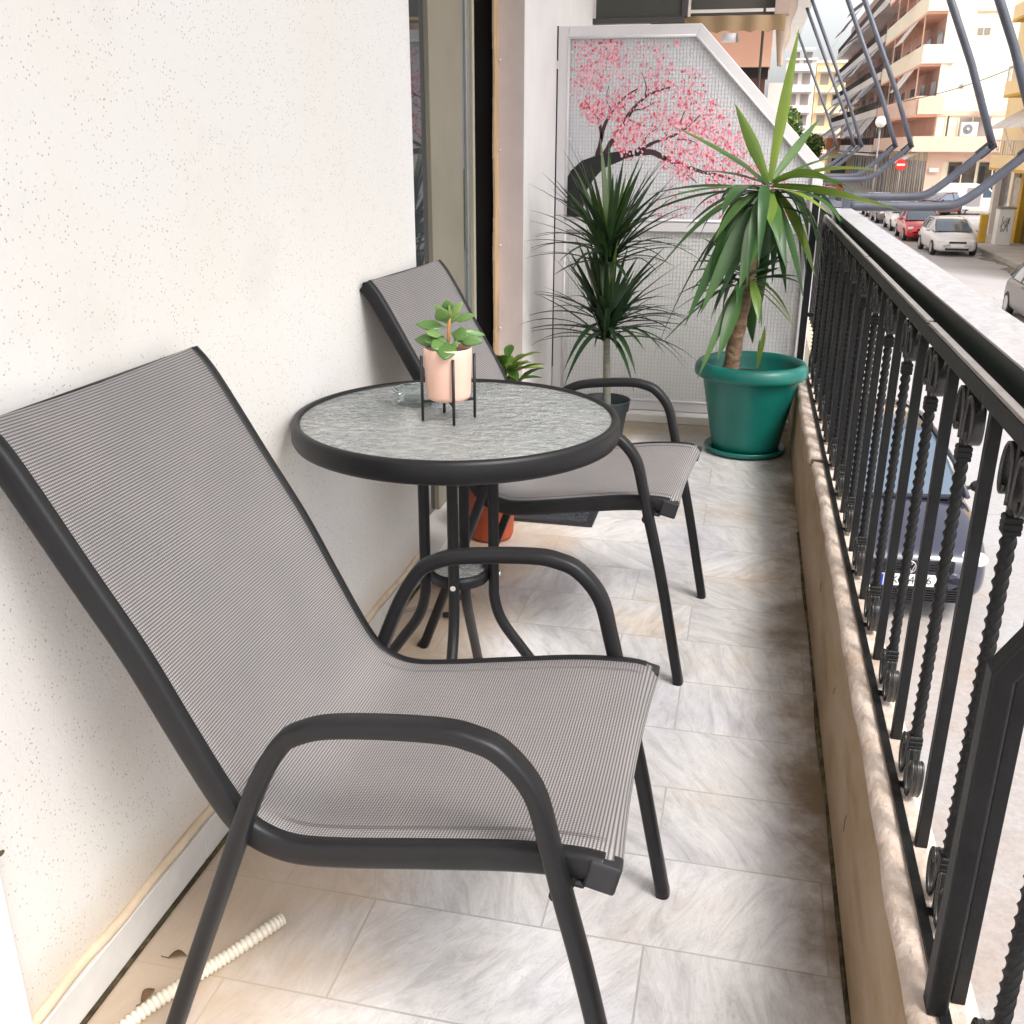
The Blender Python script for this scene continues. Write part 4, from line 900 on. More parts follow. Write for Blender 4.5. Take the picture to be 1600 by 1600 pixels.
ys_ = MB(); ys_.blade(W(1222, 585), W(1225, 550), W(1225, 512), .020, 7, fold=.35, tone=.72, side=(1, 0, 0), peak=.6, basew=.5); ys_.blade(W(1222, 585), W(1221, 560), W(1220, 535), .014, 6, fold=.35, tone=.66, side=(1, 0, 0), peak=.6, basew=.5)
ys_.build('young_shoot', M_yucca, yu)

# ------------------------------------------------------------------ dracaena
dp = empty('dracaena_pot', 'small black nursery pot behind the far chair, under the slim dark leaved dracaena', 'flower pot', (-.585, 4.40, 0))
MB().lathe([(.001, .004), (.080, .004), (.103, .165), (.110, .168), (.116, .212), (.119, .216), (.115, .219), (.110, .214), (.104, .17), (.098, .15)], n=44).build('pot', M_blackpot, dp); MB().lathe([(.001, .178), (.105, .172)], n=24).build('soil', M_soil, dp)
dr = empty('dracaena_plant', 'slim dracaena with two tufts of narrow dark leaves left of the yucca', 'plant', (-.585, 4.40, .17))
m = MB(); tpts = catmull([(.012, 0, 0), (.006, 0, .14), (.0, 0, .32), (-.008, 0, .55), (-.012, 0, .78)], 5); m.tube(tpts, .017, 12, radii=[.019 - .0004 * k for k in range(len(tpts))]); m.build('stem', M_trunk2, dr)
lv2 = MB(); rnd = random.Random(9)
def tuft(z0, n, r_, zr, up):
    for i in range(n):
        az = rnd.random() * 2 * PI; el = rnd.random() ** .8
        lean = rnd.uniform(.12, 1.0); ln = r_ * rnd.uniform(.75, 1.1)
        h = Vector((math.cos(az), math.sin(az), 0)); b0 = Vector((-.006, 0, z0 + rnd.uniform(-.03, .09))) + h * .008
        ang = R(88 - 78 * lean); top = b0 + h * ln * math.cos(ang) * .55 + Vector((0, 0, ln * math.sin(ang) * .55))
        dro = lean ** 1.6 * rnd.uniform(.3, 1.15)
        tip = b0 + h * ln * (math.cos(ang) * .95 + .06) + Vector((0, 0, ln * (math.sin(ang) * .95 - dro * .62)))
        lv2.blade(b0, top, tip, rnd.uniform(.022, .031), 9, fold=.3, tone=rnd.uniform(.05, .5) + (.22 if lean < .35 else 0), peak=.3, basew=.8)
tuft(.66, 92, .47, .1, 1); tuft(.33, 100, .43, .1, 1)
lv2.build('leaves', M_drac, dr)

# ------------------------------------------------------------------ croton in terracotta
tp_ = empty('terracotta_pot', 'orange terracotta pot on the floor against the wall behind the table', 'flower pot', (-.805, 3.17, 0))
MB().lathe([(.001, .004), (.070, .004), (.076, .02), (.086, .19), (.094, .192), (.097, .232), (.093, .236), (.088, .232), (.084, .19)], n=40).build('pot', M_terra, tp_); MB().lathe([(.001, .20), (.086, .196)], n=24).build('soil', M_soil, tp_)
cr = empty('croton_plant', 'leafy green and yellow plant in the terracotta pot, rising right of the far backrest', 'plant', (-.805, 3.17, .2))
m = MB(); m.tube(catmull([(0, 0, 0), (.02, 0, .15), (.045, -.02, .34), (.062, -.03, .42)], 4), .006, 8); m.tube(catmull([(0.01, 0, .1), (.0, .02, .3), (.02, .02, .40)], 4), .005, 8); m.build('stem', M_trunk2, cr)
l3 = MB(); rnd = random.Random(21)
for i in range(46):
    az = rnd.random() * 2 * PI; z = rnd.uniform(.26, .43); b0 = Vector((.055, -.02, z)); h = Vector((math.cos(az), math.sin(az) * .8, 0)); ln = rnd.uniform(.08, .14); up_ = rnd.uniform(-.3, .9)
    l3.blade(b0 + h * .01, b0 + h * ln * .55 + Vector((0, 0, ln * up_ * .7)), b0 + h * ln + Vector((0, 0, ln * up_ * .75)), rnd.uniform(.034, .052), 6, fold=.35, tone=rnd.uniform(.0, .75), peak=.5, basew=.2)
l3.build('leaves', M_croton, cr)

# ------------------------------------------------------------------ small things on the floor
o = MB(); o.box(-.27, .20, -.24, .24, 0, .006); mt = o.build('doormat', M_rubber, bevel=.002, loc=(-.672, 3.575, .001)); tag(mt, 'dark embossed rubber doormat on the tiles in front of the sliding door', 'doormat')
e = MB(); e.box(-.27, .20, -.24, -.215, .006, .011); e.box(-.27, .20, .215, .24, .006, .011); e.box(.175, .20, -.215, .215, .006, .0112); e.box(-.27, -.245, -.215, .215, .006, .0112); e.build('raised_border', M_plasticblk, mt)
rl = MB(); rnd = random.Random(2)
for i in range(26):
    cx_, cy_ = rnd.uniform(-.2, .14), rnd.uniform(-.17, .17); a0_ = rnd.random() * 6; r0 = rnd.uniform(.012, .03)
    rl.tube([(cx_ + r0 * (1 - k / 12) * math.cos(a0_ + k * .6), cy_ + r0 * (1 - k / 12) * math.sin(a0_ + k * .6), .007) for k in range(10)], .0025, 5)
rl.build('embossed_scrolls', M_plasticblk, mt)
hs = MB(); path = catmull([(-.709, 1.273, .013), (-.752, 1.19, .013), (-.795, 1.113, .013), (-.838, 1.03, .013), (-.868, .93, .013), (-.878, .82, .013)], 42)
hs.tube(path, .010, 12, radii=[.0092 if (k // 2) % 2 else .0118 for k in range(len(path))]); o = hs.build('corrugated_hose', M_hose); tag(o, 'cream corrugated plastic hose lying on the tiles under the foreground chair', 'hose')
for i, (x, y, a, lb) in enumerate(((-.862, 1.155, 20, 'curled dry brown leaf by the skirting in the lower left corner'), (-.853, 1.06, 80, 'flat dry brown leaf beside the near end of the hose'), (-.64, .975, 140, 'tiny dry leaf scrap on the tiles at the bottom edge'))):
    m = MB(); d = Vector((math.cos(R(a)), math.sin(R(a)), 0)); b0 = Vector((0, 0, .002)); m.blade(b0, d * .013 + Vector((0, 0, .014)), d * .030 + Vector((0, 0, .003)), (.016, .018, .010)[i], 7, fold=.4, tone=.3, peak=.5, basew=.2)
    m.tube([(0, 0, .002), tuple(-d * .012 + Vector((0, 0, .008)))], .0009, 5)
    o = m.build('dry_leaf', M_deadleaf, loc=(x, y, .001)); tag(o, lb, 'dry leaf', 'dry leaves on the floor'); o.modifiers.new('t', 'SOLIDIFY').thickness = .0006
wr = empty('folded_wire_rack', 'folded taupe wire rack with black end caps on the floor behind the table legs', 'wire rack', (-.83, 2.60, 0))
m = MB(); m.tube(catmull([(-.08, -.11, .012), (-.02, -.10, .03), (.05, -.09, .014), (.08, -.09, .03), (.085, -.03, .05)], 5), .0055, 8); m.tube([(-.07, .10, .015), (.10, .05, .015)], .0055, 8); m.tube([(-.075, .16, .05), (.10, .12, .05)], .0055, 8); m.build('wire_frame', M_taupe, wr)
m = MB()
m.tube(catmull([(.05, -.095, .012), (.075, -.10, .022), (.07, -.08, .035), (.085, -.04, .05), (.10, .03, .07)], 5), .009, 8); m.tube(catmull([(-.085, .16, .012), (-.06, .13, .02), (-.07, .10, .04), (-.05, .14, .07)], 5), .009, 8); m.build('end_cap', M_plasticblk, wr)
# ------------------------------------------------------------------ street
GZ = -2.93
g = MB(); g.face([g.addv(p) for p in ((-150, -120, GZ), (350, -120, GZ), (350, 480, GZ), (-150, 480, GZ))]); struct(g.build('road', M_road))
p = MB(); p.box(9.80, 30, -40, 61, GZ - .05, GZ + .12); struct(p.build('pavement', M_pave))
k = MB(); k.box(9.68, 9.799, -40, 61, GZ - .05, GZ + .125); struct(k.build('kerb', M_kerb))
p = MB(); p.box(9.80, 30, 76.2, 200, GZ - .05, GZ + .12); struct(p.build('pavement', M_pave))
p = MB(); p.box(-6, 0.45, -40, 180, GZ - .05, GZ + .12); struct(p.build('pavement', M_pave))
p = MB(); prev = None
for q in range(30):
    yy = 30 + q * 0.62; w_ = .25 + .16 * math.sin(q * .9) + .1 * math.sin(q * 2.3)
    cur = (p.addv((9.66, yy, GZ + .004)), p.addv((9.66 - w_ * 1.5, yy, GZ + .004)))
    if prev: p.face((prev[0], prev[1], cur[1], cur[0]))
    prev = cur
o = p.build('gutter_silt', M_oil); struct(o)
o = MB().box(-9, -0.9, -6, 20, GZ, -0.205).build('ground_floor_wall', M_offwhite); tag(o, 'off white ground floor wall of the house below the balcony', 'wall')
o = MB().box(-12, -0.2, 20.2, 120, GZ, 14).build('neighbour_house', M_offwhite); tag(o, 'off white house row on the near side of the street, beyond the tan side curtain', 'house')

def make_car(label, pm, loc, rz=0, W=.83, detail=False, van=False, group='cars parked along the street'):
    t = empty('parked_car', label, 'car', loc, rz, group)
    st = [(0, .50, .34, .50), (.03, .62, .24, .60), (.10, .73, .20, .665), (.28, .79, .18, .735), (.62, W - .01, .17, .83), (1.08, W, .17, .93), (2.0, W, .17, .955), (3.2, W, .17, .975), (3.85, W - .03, .20, .97), (4.08, W - .09, .26, .85), (4.15, W - .2, .34, .62)]
    b = MB(); rings = []
    for y, w, zl, zt in st:
        zm = (zl + zt) / 2
        half = [(0, zl), (w * .80, zl), (w * .95, zl + .05), (w, zl + .14), (w, zm + .02), (w * .985, zt - .13), (w * .95, zt - .055), (w * .86, zt - .012), (w * .55, zt + .018), (0, zt + .03)]
        pts = half + [(-x, z) for x, z in half[-2:0:-1]]
        rings.append([b.addv((x, y, z)) for x, z in pts])
    for A, B in zip(rings, rings[1:]):
        n = len(A)
        for j in range(n): b.face((A[j], A[(j + 1) % n], B[(j + 1) % n], B[j]), 0, smooth=True)
    b.face(rings[0]); b.face(rings[-1][::-1])
    body = b.build('body', pm, t)
    sb = body.modifiers.new('s', 'SUBSURF'); sb.levels = 1; sb.render_levels = 1 if not detail else 2
    gh = MB(); gs = [(1.00, .76, .72, .925, .93), (1.45, .775, .66, .94, 1.19), (1.86, .78, .60, .95, 1.375), (2.4, .78, .59, .955, 1.42), (3.2, .77, .58, .96, 1.39), (3.62, .75, .60, .96, 1.24), (4.0, .70, .66, .95, .97)]
    rings = []
    for y, wb, wt, zb, zt in gs:
        half = [(wb, zb), (wb * .35 + wt * .65, zb * .35 + zt * .65), (wt, zt - .02), (wt - .06, zt), (0, zt + .015)]
        rings.append([gh.addv((x, y, z)) for x, z in half + [(-x, z) for x, z in half[-2::-1]]])
    for i, (A, B) in enumerate(zip(rings, rings[1:])):
        for j in range(len(A) - 1):
            top = j in (2, 3, 4, 5); gh.face((A[j], A[j + 1], B[j + 1], B[j]), 1 if (top and i in (2, 3)) else 0, smooth=True)
    gh.build('cabin', [M_carglass, pm], t)
    pl = MB()
    for s in (-1, 1):
        pl.tube([(s * .755, .99, .93), (s * .71, 1.42, 1.17), (s * .61, 1.86, 1.375), (s * .60, 2.4, 1.42), (s * .59, 3.2, 1.39), (s * .64, 3.62, 1.24), (s * .70, 4.0, .97)], .026, 6)
        pl.bar((s * .785, 2.45, .95), (s * .615, 2.42, 1.40), .05, .03)
    pl.build('pillars', pm, t)
    for s in (-1, 1):
        for y in (.78, 3.33):
            wpt = MB(); wpt.tube([(s * (W - .17), y, .305), (s * (W + .002), y, .305)], .305, 22); wh = wpt.build('wheel', M_tyre, t)
            MB().tube([(s * (W + .002), y, .305), (s * (W + .010), y, .305)], .20, 16).build('rim', M_rim, wh)
        m = MB(); m.sphere((s * (W + .10), 1.22, .98), .09, 12, 8, sc=(1.1, .6, .75)); m.bar((s * (W - .06), 1.22, .95), (s * (W + .05), 1.22, .97), .04, .03); m.build('wing_mirror', M_plasticblk if detail else pm, t)
        h = MB(); h.sphere((s * .58, .155, .60), .17, 14, 8, sc=(1.02, .62, .52)); h.build('headlight', M_lamp, t)
        MB().sphere((s * .62, 4.07, .78), .11, 10, 6, sc=(1, .5, 1)).build('tail_light', M_signred, t)
    gr = MB()
    if detail:
        for q in range(4): gr.box(-.40, .40, -.012, .08, .515 + q * .027, .528 + q * .027)
        gr.box(-.41, .41, .004, .09, .505, .615)
        for q in range(6): gr.box(-.57, .57, -.012 + (0), .16, .215 + q * .024, .226 + q * .024)
        gr.box(-.585, .585, .012, .18, .205, .365)
    else: gr.box(-.33, .33, .0, .1, .52, .60); gr.box(-.45, .45, .0, .1, .25, .34)
    gr.build('grille', M_grille, t)
    MB().box(-.262, .262, -.028, -.018, .375, .495).build('number_plate', M_plate, t, bevel=.004)
    MB().box(-.62, .62, .93, 1.03, .925, .945).build('wiper_cowl', M_grille, t)
    return t
near = make_car('dark blue hatchback parked below the balcony, seen through the railing bars', M_car['dark'], (1.69, 9.12, GZ), R(6), .83, True)
pb = [c for c in near.children if c.name.startswith('number_plate')][0]
MB().box(-.260, -.222, -.0292, -.0281, .378, .492).build('blue_band', M_blue, pb)
text_mesh('IKT-4966', .108, M_letter, 'plate_text', pb, (.018, -.0292, .434), (R(90), 0, 0), .0005, xs=.95)
em = MB(); em.tube([(.058 * math.cos(2 * PI * q / 24), -.022, .565 + .058 * math.sin(2 * PI * q / 24)) for q in range(24)], .006, 8, closed=True)
for a, c_ in (((-.030, .048), (0, .003)), ((0, .003), (.030, .048)), ((-.046, .018), (-.020, -.048)), ((-.020, -.048), (0, -.005)), ((0, -.005), (.020, -.048)), ((.020, -.048), (.046, .018))):
    em.bar((a[0], -.022, .565 + a[1]), (c_[0], -.022, .565 + c_[1]), .009, .007, up=(0, 1, 0))
em.build('round_emblem', M_chrome, near)
make_car('silver car with pale bonnet at the front of the row across the street', M_car['silver'], (8.25, 44.7, GZ), R(2), .87, False)
make_car('bright red car parked directly behind the silver one', M_car['red'], (7.95, 51.4, GZ), 0, .85)
make_car('white car third in the parked row behind the red car', M_car['white'], (8.05, 57.4, GZ), 0, .85)
make_car('dark car fourth in the parked row, half hidden by the awning arm', M_car['grey'], (7.95, 63.2, GZ), 0, .85)
make_car('silver grey car farthest back in the parked row below the lower awning arm', M_car['silver'], (7.95, 69.0, GZ), 0, .85)
make_car('matt grey car cut off by the right edge of the picture', M_car['grey'], (7.68, 25.9, GZ), 0, .86)
make_car('maroon car standing just left of the white van', M_car['maroon'], (10.4, 71.6, GZ), R(-50), .85)
make_car('distant red car with pale windscreen under the third awning arm', M_car['red'], (7.0, 98.0, GZ), 0, .87)
make_car('distant dark car left of the red one, beside the palm leaf tips', M_car['dark'], (4.6, 104.0, GZ), 0, .87)
# white van
vt = empty('white_van', 'white van standing across the side street in front of the peach building', 'van', (11.6, 73.0, GZ))
prof = [(0, .35), (4.75, .35), (4.8, .75), (4.65, 1.0), (3.95, 1.15), (3.1, 1.85), (2.5, 1.98), (.25, 1.98), (.05, 1.8)]
MB().prism(prof, 'y', 0, 1.85).build('body', M_car['white'], vt, bevel=.05)
m = MB(); m.prism([(2.95, 1.12), (3.88, 1.14), (3.12, 1.72), (2.95, 1.72)], 'y', -.012, .02); m.build('cab_window', M_carglass, vt)
m = MB(); m.prism([(1.95, .55), (2.85, .55), (2.85, 1.72), (1.95, 1.72)], 'y', -.010, .02); m.build('sliding_door', mat('van_side_window', (.33, .31, .31), .3), vt)
for x in (.85, 3.9):
    wv = MB().tube([(x, -.01, .33), (x, .2, .33)], .33, 22).build('wheel', M_tyre, vt); MB().tube([(x, -.02, .33), (x, -.01, .33)], .19, 16).build('rim', M_rim, wv)

# ------------------------------------------------------------------ buildings
def wpart(par, name, m, *bx, bev=0): return MB().box(*bx).build(name, m, par, bevel=bev)
A = empty('apartment_building', 'peach and cream corner apartment building with stacked balconies beyond the side street', 'building', (11.7, 77.0, GZ))
H0 = -GZ
def a(z): return z + H0
wpart(A, 'wall', M_peachlight, 0, 12, 0, 24, 0, 19)
wpart(A, 'street_wall', M_recess, -.05, 0.0, 0.6, 24, a(2.05), 19)
wpart(A, 'canopy_band', M_peach, -1.5, 4.9, -1.0, 24, a(.97), a(1.95))
wpart(A, 'corner_column', M_peach, -.3, .75, -.18, .0, 0, a(.97)); wpart(A, 'fascia', M_peach, -.2, 12, -.1, 0, a(.35), a(.97)); wpart(A, 'string_course', M_peach, -.1, 6, -.08, 0, a(3.25), a(3.55))
wpart(A, 'corner_column', M_peachlight, -.25, .15, -.08, .2, a(3.56), 19)
for i, (x0, x1) in enumerate(((1.15, 2.9), (3.1, 4.9), (5.1, 7.0))):
    s = wpart(A, 'shop_window', M_shop, x0, x1, -.06, 0, .5, a(.3)); wpart(A, 'window_frame', M_peachlight, x0 + .85, x0 + .92, -.09, -.061, .5, a(.3)); wpart(A, 'dark_shop_door', M_grille, x0 + .1, x0 + .4, -.08, -.061, 1.2, a(.05))
for x0, x1, z0, z1, m_ in ((.62, .75, 1.95, 3.3, M_winglass), (1.42, 2.2, 1.95, 3.15, M_blind), (2.3, 3.4, 1.95, 3.15, M_blind), (.9, 1.35, 1.2, 1.2001, M_blind)):
    if z1 - z0 > .1:
        w_ = wpart(A, 'window', m_, x0, x1, -.05, 0, a(z0), a(z1)); MB().box(x0 - .06, x0, -.07, 0, a(z0), a(z1)).build('window_frame', M_peachlight, w_)
w_ = wpart(A, 'small_window', M_blind, 1.75, 2.05, -.05, 0, a(8.2), a(8.6)); w_ = wpart(A, 'small_window', M_blind, 2.15, 2.5, -.05, 0, a(8.2), a(8.6))
w_ = wpart(A, 'wall_vent', M_blind, 1.1, 1.35, -.05, 0, a(4.95), a(5.2)); w_ = wpart(A, 'string_course', M_peach, 1.6, 3.1, -.1, 0, a(9.55), a(9.7))
for i, z in enumerate((3.35, 6.5, 9.65, 12.8)):
    z = a(z)
    bt = wpart(A, 'balcony', M_peach if i == 0 else M_peachlight, -1.5, -1.36, -.15 if i else 0.1, 23.9, z, z + 1.15)
    MB().box(-1.5, 0.0, -.02, 23.9, z - .16, z - .002).build('slab', M_salmon, bt); MB().box(-1.358, 0.55 if i else 0.25, -.16, -.04, z, z + 1.15).build('end_parapet', M_peach if i == 0 else M_peachlight, bt)
    for q, y in enumerate((1.0, 6.2, 11.5, 17.0)):
        d_ = MB().box(-.09, -.051, y + .9, y + 3.2, z + .02, z + 2.2).build('balcony_door', M_winglass, bt); 
        MB().box(-1.48, -1.40, y + .2, y + .32, z + 1.15, z + 2.98).build('post', M_peach, bt)
    if i < 3:
        aw = MB(); aw.prism([(-1.52, z + 2.9), (-1.50, z + 2.98), (-2.35, z + 1.75), (-2.37, z + 1.68)], 'y', 3.2 + i, 8.2 + i)
        aw.v = [(v[0], v[1], v[2]) for v in aw.v]; aw.build('awning', M_awn, bt)
wn = MB().prism([(0.0, 0.0), (.05, 0.06), (-1.15, -.62), (-1.2, -.68)], 'y', 0, 3.0); wo = wn.build('shop_awning', M_awn, A, loc=(-1.0, -.6, a(.9)))
MB().box(-.1, .5, -.04, 0.01, 0, .28).build('wall_sign', M_signwhite, A, loc=(.0, -.3, a(-.35)))
# street level shop fronts along the facade
for q in range(9):
    y = 1.0 + q * 2.5; s = MB().box(-.06, 0, y, y + 1.9, .1, a(.3)).build('shop_front', M_shop if q % 2 else M_winglass, A); MB().box(-.10, -.061, y - .3, y - .08, 0, a(.9)).build('pilaster', M_peachlight, s); MB().box(-.1, -.061, y + .9, y + .98, .1, a(.3)).build('mullion', M_offwhite, s)
ac = empty('air_conditioner', 'white air conditioner unit on the canopy band of the peach building', 'air conditioner', (13.55, 76.2, 1.952))
MB().box(-.42, .62, -.2, .2, 0, .88).build('case', M_car['white'], ac, bevel=.03)
m = MB(); m.tube([(0, -.225, .44), (0, -.201, .44)], .31, 20); m.build('fan_grille', mat('fan_grey', (.22, .21, .22), .5), ac); MB().sphere((0, -.24, .44), .09, 10, 6).build('hub', M_signwhite, ac)
dish = empty('roof_dish', 'white satellite dish on the cream side wall of the peach building', 'satellite dish', (14.5, 76.6, 3.6))
MB().lathe([(.02, 0), (.3, .05), (.55, .2), (.56, .21), (.3, .08), (.02, .03)], n=20).build('reflector', M_signwhite, dish).rotation_euler = (R(70), 0, R(15)); MB().bar((0, 0, 0), (0, .45, -.1), .05, .05).build('bracket', M_pole, dish)

Cb = empty('apartment_block', 'long grey and white apartment block with striped awnings, left of the peach building', 'building', (11.7, 101.3, GZ))
wpart(Cb, 'wall', M_greyr, 0, 12, 0, 62, 0, 20); wpart(Cb, 'street_wall', M_recess, -.05, 0, 0.3, 62, 3.5, 20)
rn = random.Random(8)
for i, z in enumerate((3.9, 6.95, 10.0, 13.05, 16.1)):
    bt = wpart(Cb, 'balcony', M_offwhite, -1.6, -1.48, 0, 62, z, z + .45); MB().box(-1.6, 0, 0, 62, z - .18, z - .002).build('slab', M_offwhite, bt)
    m = MB()
    for q in range(100): m.box(-1.56, -1.52, .3 + q * .62, .36 + q * .62, z + .45, z + 1.05)
    m.box(-1.58, -1.5, 0, 62, z + 1.051, z + 1.11); m.build('railing_bars', M_rail, bt)
    y = rn.uniform(0, 2)
    while y < 58:
        L_ = rn.uniform(4, 8); d = rn.uniform(.9, 1.7); dr_ = rn.uniform(1.0, 1.8)
        aw = MB(); ns = int(L_ / .35)
        for q in range(ns): aw.prism([(-1.55, z + 2.8), (-1.55, z + 2.86), (-1.6 - d, z + 2.86 - dr_), (-1.6 - d, z + 2.80 - dr_)], 'y', y + q * .35, y + q * .35 + .35, q % 2)
        aw.build('awning', [M_awn, M_awng] if rn.random() < .75 else [M_awng, M_rail], bt)
        for q in range(int(L_ / 2.2)): MB().box(-.09, -.051, y + q * 2.2 + .3, y + q * 2.2 + 1.6, z + .02, z + 2.2).build('balcony_door', M_winglass, bt)
        y += L_ + rn.uniform(.3, 2.5)
for q in range(20):
    y = .6 + q * 3.05; s = MB().box(-.06, 0, y, y + 2.2, .1, 3.2).build('shop_front', (M_shop, M_winglass, M_blind)[q % 3], Cb); MB().box(-.12, -.061, y - .4, y - .1, 0, 3.6).build('pilaster', M_offwhite, s)
wpart(Cb, 'canopy', M_offwhite, -1.7, -.0, 0, 62, 3.4, 3.6)

Bb = empty('yellow_building', 'yellow shop building with white awning and railed balcony at the right edge', 'building', (11.7, 36.0, GZ))
wpart(Bb, 'wall', M_yellow, 0, 10, 0, 20.5, 3.1, 17)
wpart(Bb, 'ground_floor', M_shop, .25, 10, 0, 20.3, .12, 3.1)
for y, m_ in ((20.1, M_offwhite), (16.6, M_peachlight), (14.6, M_ochre), (10.6, M_offwhite), (7.6, M_ochre), (4, M_offwhite)): wpart(Bb, 'column', m_, -.02, .5, y, y + .55, .12, 3.1)
wpart(Bb, 'poster_panel', mat('faded_poster_glass', (.42, .40, .36), .4, noise=.4, nscale=3), .05, .12, 15.4, 16.5, .3, 2.9)
for i, (z, pm, far) in enumerate(((3.35, M_yellow, 15.6), (6.35, M_yellow, 15.0), (9.4, M_yellow, 15.6))):
    bt = wpart(Bb, 'balcony', pm, -1.35, -1.2, 0, far, z, z + .55); MB().box(-1.35, 0, 0, far, z - .1, z - .002).build('slab', M_ochre, bt); MB().box(-1.2, 0, far - .14, far, z, z + .55).build('end_parapet', pm, bt)
    m = MB()
    for q in range(34): m.box(-1.30, -1.27, .2 + q * .45, .23 + q * .45, z + .55, z + 1.12)
    for q in range(4): m.box(-1.3 + q * .4, -1.27 + q * .4, far - .1, far - .07, z + .55, z + 1.12)
    m.box(-1.32, -1.25, 0, far, z + 1.121, z + 1.17); m.box(-1.249, 0, far - .12, far - .05, z + 1.121, z + 1.17); m.build('railing', M_offwhite, bt)
    for y in (2, 6, 10, 13): MB().box(-.05, 0, y, y + 1.3, z + .05, z + 2.2).build('balcony_door', M_winglass, bt)
aw = MB()
for q in range(14): aw.prism([(-.1, 5.95), (-.1, 6.02), (-1.75, 5.02), (-1.75, 4.95)], 'y', 1 + q, 2 + q - .02)
aw.build('awning', M_awn, Bb)
for y in (3, 6, 9, 12, 14.6): MB().bar((-1.72, y, 4.97), (-1.3, y, 4.05), .04, .04).build('awning_strut', M_offwhite, Bb)
wpart(Bb, 'window', M_blind, .3, 1.6, 20.5, 20.56, 4, 5.4)

for args in (('grey_house', 'pale grey tall house closing the street end, just right of the side curtain', (3.4, 180, GZ), 4.7, 17.5, M_offwhite), ('yellow_house', 'pale yellow tall house at the street end behind the thin awning arms', (8.3, 182, GZ), 5.0, 17.2, M_yellow), ('grey_house', 'low grey house in front of the two tall ones at the street end', (2.0, 150, GZ), 4.4, 5.8, M_greyr)):
    t = empty(args[0], args[1], 'house', args[2]); w_, h_ = args[3], args[4]
    wpart(t, 'wall', args[5], 0, w_, 0, 8, 0, h_); wpart(t, 'cornice', M_offwhite, -.15, w_ + .15, -.3, 0, h_ - .4, h_ - .1)
    for z in [1.2 + 3.1 * q for q in range(int((h_ - 2) / 3.1) + 1)]:
        wpart(t, 'balcony', M_offwhite, .3, w_ - .3, -.9, 0, z + 1.9, z + 2.2)
        for x in (.7, w_ / 2 + .3): wpart(t, 'window', M_blind, x, x + 1.3, -.06, 0, z, z + 1.6)
t = empty('kiosk', 'small kiosk with orange tiled roof at the end of the street', 'kiosk', (8.8, 140, GZ)); wpart(t, 'wall', M_yellow, 0, 3, 0, 4, 0, 3.8); wpart(t, 'roof', M_tile, -.4, 3.4, -.6, 4, 3.8, 5.2); wpart(t, 'window', M_winglass, .5, 2.3, -.05, 0, 1, 2.8)

# crowns at the end of the street
def tree(x, y, h, r_, label, seed):
    t = empty('street_tree', label, 'tree', (x, y, GZ), group='trees at the street end'); rn = random.Random(seed)
    m = MB(); m.tube([(0, 0, 0), (.1, 0, h * .35), (.05, 0, h * .7)], .16, 8, radii=[.18, .13, .06])
    for q in range(5): m.tube([(.05, 0, h * .45), (rn.uniform(-r_, r_) * .6, rn.uniform(-r_, r_) * .6, h * .8)], .05, 6)
    m.build('trunk', M_trunk, t); c = MB()
    for q in range(1500):
        v = Vector((rn.gauss(0, 1), rn.gauss(0, 1), rn.gauss(0, 1))).normalized() * rn.random() ** .45; p_ = Vector((v.x * r_, v.y * r_, h * .75 + v.z * h * .28)); s = rn.uniform(.09, .2)
        a_ = Vector((rn.gauss(0, 1), rn.gauss(0, 1), rn.gauss(0, 1))).normalized() * s; b_ = a_.orthogonal().normalized() * s
        tn = rn.random(); c.face([c.addv(p_ + a_, tn), c.addv(p_ + b_, tn), c.addv(p_ - a_, tn), c.addv(p_ - b_, tn)])
    c.build('crown', M_yucca, t)
tree(6.2, 135, 5.6, 1.9, 'small green tree in front of the pale grey house at the street end', 1); tree(1.9, 90, 7.2, 1.6, 'dark green tree at the left side of the far street', 2)

# street furniture
s = empty('no_entry_sign', 'round red no entry sign with white bar on a pole before the peach building', 'road sign', (9.3, 73.5, GZ))
MB().tube([(0, 0, 0), (0, 0, 3.5)], .04, 8).build('pole', M_pole, s); MB().tube([(0, -.05, 3.1), (0, -.08, 3.1)], .36, 28).build('disc', M_signred, s); MB().box(-.25, .25, -.09, -.081, 3.04, 3.16).build('white_bar', M_signwhite, s)
s = empty('globe_street_lamp', 'white globe street lamp in front of the grey shop fronts', 'street lamp', (7.15, 68.0, GZ))
MB().tube([(0, 0, 0), (0, 0, 5.3)], .05, 8).build('pole', M_pole, s); MB().sphere((0, 0, 5.62), .33, 20, 14).build('globe', M_globe, s); MB().tube([(0, 0, 5.25), (0, 0, 5.33)], .12, 12).build('collar', M_pole, s)
s = empty('utility_cabinet', 'pale grey utility cabinet with scribbled tags beside the yellow shop columns', 'utility cabinet', (10.9, 49.6, GZ + .12))
MB().box(-.3, .35, -.35, .35, 0, 1.55).build('case', M_signwhite, s, bevel=.03); MB().box(-.34, .39, -.39, .39, 1.55, 1.62).build('lid', M_blind, s)
m = MB(); rn = random.Random(4)
for q in range(5): m.tube([(-.15 + .4 * rn.random() - .05, -.353, .5 + .8 * rn.random()) for _ in range(4)], .012, 5)
m.build('scribble', M_rail, s)
s = empty('yellow_bollard', 'yellow post box shaped bollard left of the grey utility cabinet', 'bollard', (10.3, 50.6, GZ + .12)); MB().box(-.16, .16, -.16, .16, 0, 1.2).build('body', M_ochre, s, bevel=.04); MB().box(-.19, .19, -.19, .19, 1.2, 1.27).build('cap', M_yellow, s, bevel=.02)
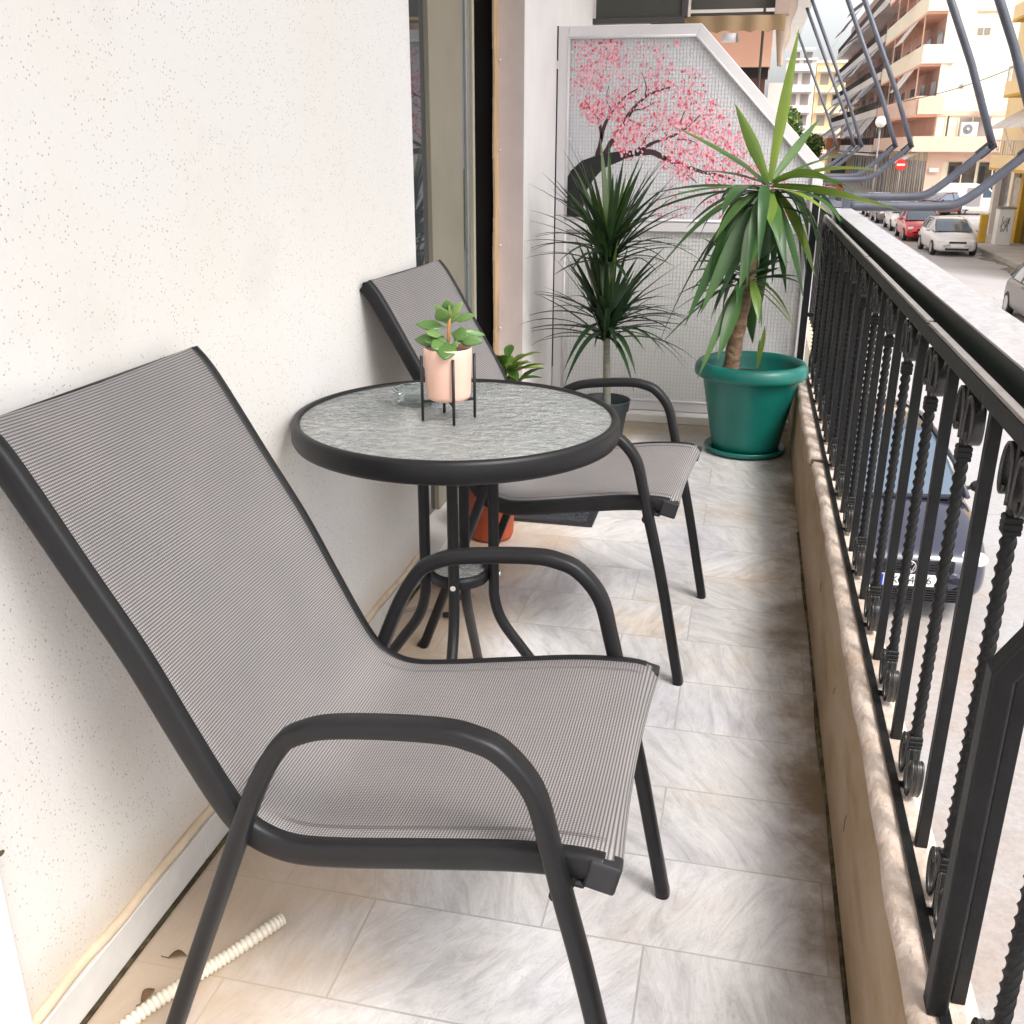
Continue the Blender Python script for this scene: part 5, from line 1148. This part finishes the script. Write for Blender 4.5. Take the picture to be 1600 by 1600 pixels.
for (p0, p1, lb) in (((9.5, 78, 4.2), (16, 60, 6.9), 'thin overhead cable sagging across the cream wall of the peach building'),):
    m = MB(); pts = [Vector(p0).lerp(Vector(p1), q / 16) - Vector((0, 0, .5 * math.sin(PI * q / 16))) for q in range(17)]; m.tube(pts, .025, 6); tag(m.build('overhead_cable', M_rail), lb, 'cable')

# ------------------------------------------------------------------ light, sky, camera
SUN_EL, SUN_AZ = R(52), R(130)     # azimuth measured from +Y towards +X
wd = bpy.data.worlds.new('World'); sc.world = wd; wd.use_nodes = True; nt = wd.node_tree
bg = nt.nodes['Background']; sky = nt.nodes.new('ShaderNodeTexSky'); sky.sky_type = 'NISHITA'; sky.sun_disc = False
sky.sun_elevation = SUN_EL; sky.sun_rotation = SUN_AZ; sky.air_density = 1.0; sky.dust_density = 4.0; sky.ozone_density = 1.0
hs_ = nt.nodes.new('ShaderNodeHueSaturation'); hs_.inputs['Saturation'].default_value = 0.16; hs_.inputs['Value'].default_value = 1.25
nt.links.new(sky.outputs[0], hs_.inputs['Color']); nt.links.new(hs_.outputs[0], bg.inputs['Color']); bg.inputs['Strength'].default_value = 0.15
sd = bpy.data.lights.new('sun', 'SUN'); sd.energy = 1.5; sd.angle = R(18); sd.color = (1.0, 0.95, 0.88)
so = bpy.data.objects.new('sun', sd); C.objects.link(so)
dv = Vector((math.sin(SUN_AZ) * math.cos(SUN_EL), math.cos(SUN_AZ) * math.cos(SUN_EL), math.sin(SUN_EL)))
so.rotation_euler = dv.to_track_quat('Z', 'Y').to_euler()

Rm = ((0.974088, 0.081446, -0.210994), (0.226143, -0.336859, 0.913994), (0.003366, -0.938026, -0.346549))
cd = bpy.data.cameras.new('camera'); cam = bpy.data.objects.new('camera', cd); C.objects.link(cam)
cd.sensor_width = 36; cd.sensor_fit = 'HORIZONTAL'; cd.lens = 1552 / 1600 * 36; cd.clip_start = 0.02; cd.clip_end = 2000
M3 = Matrix([[Rm[i][0], -Rm[i][1], -Rm[i][2]] for i in range(3)])
cam.matrix_world = Matrix.Translation((0, 0, 1.3)) @ M3.to_4x4()
sc.camera = cam
sc.view_settings.view_transform = 'Standard'; sc.view_settings.look = 'None'; sc.view_settings.gamma = 1; sc.view_settings.exposure = 0.8
sc.render.engine = 'CYCLES'; sc.cycles.use_denoising = True; sc.cycles.max_bounces = 10; sc.cycles.diffuse_bounces = 5; sc.cycles.transparent_max_bounces = 12; sc.cycles.sample_clamp_indirect = 8
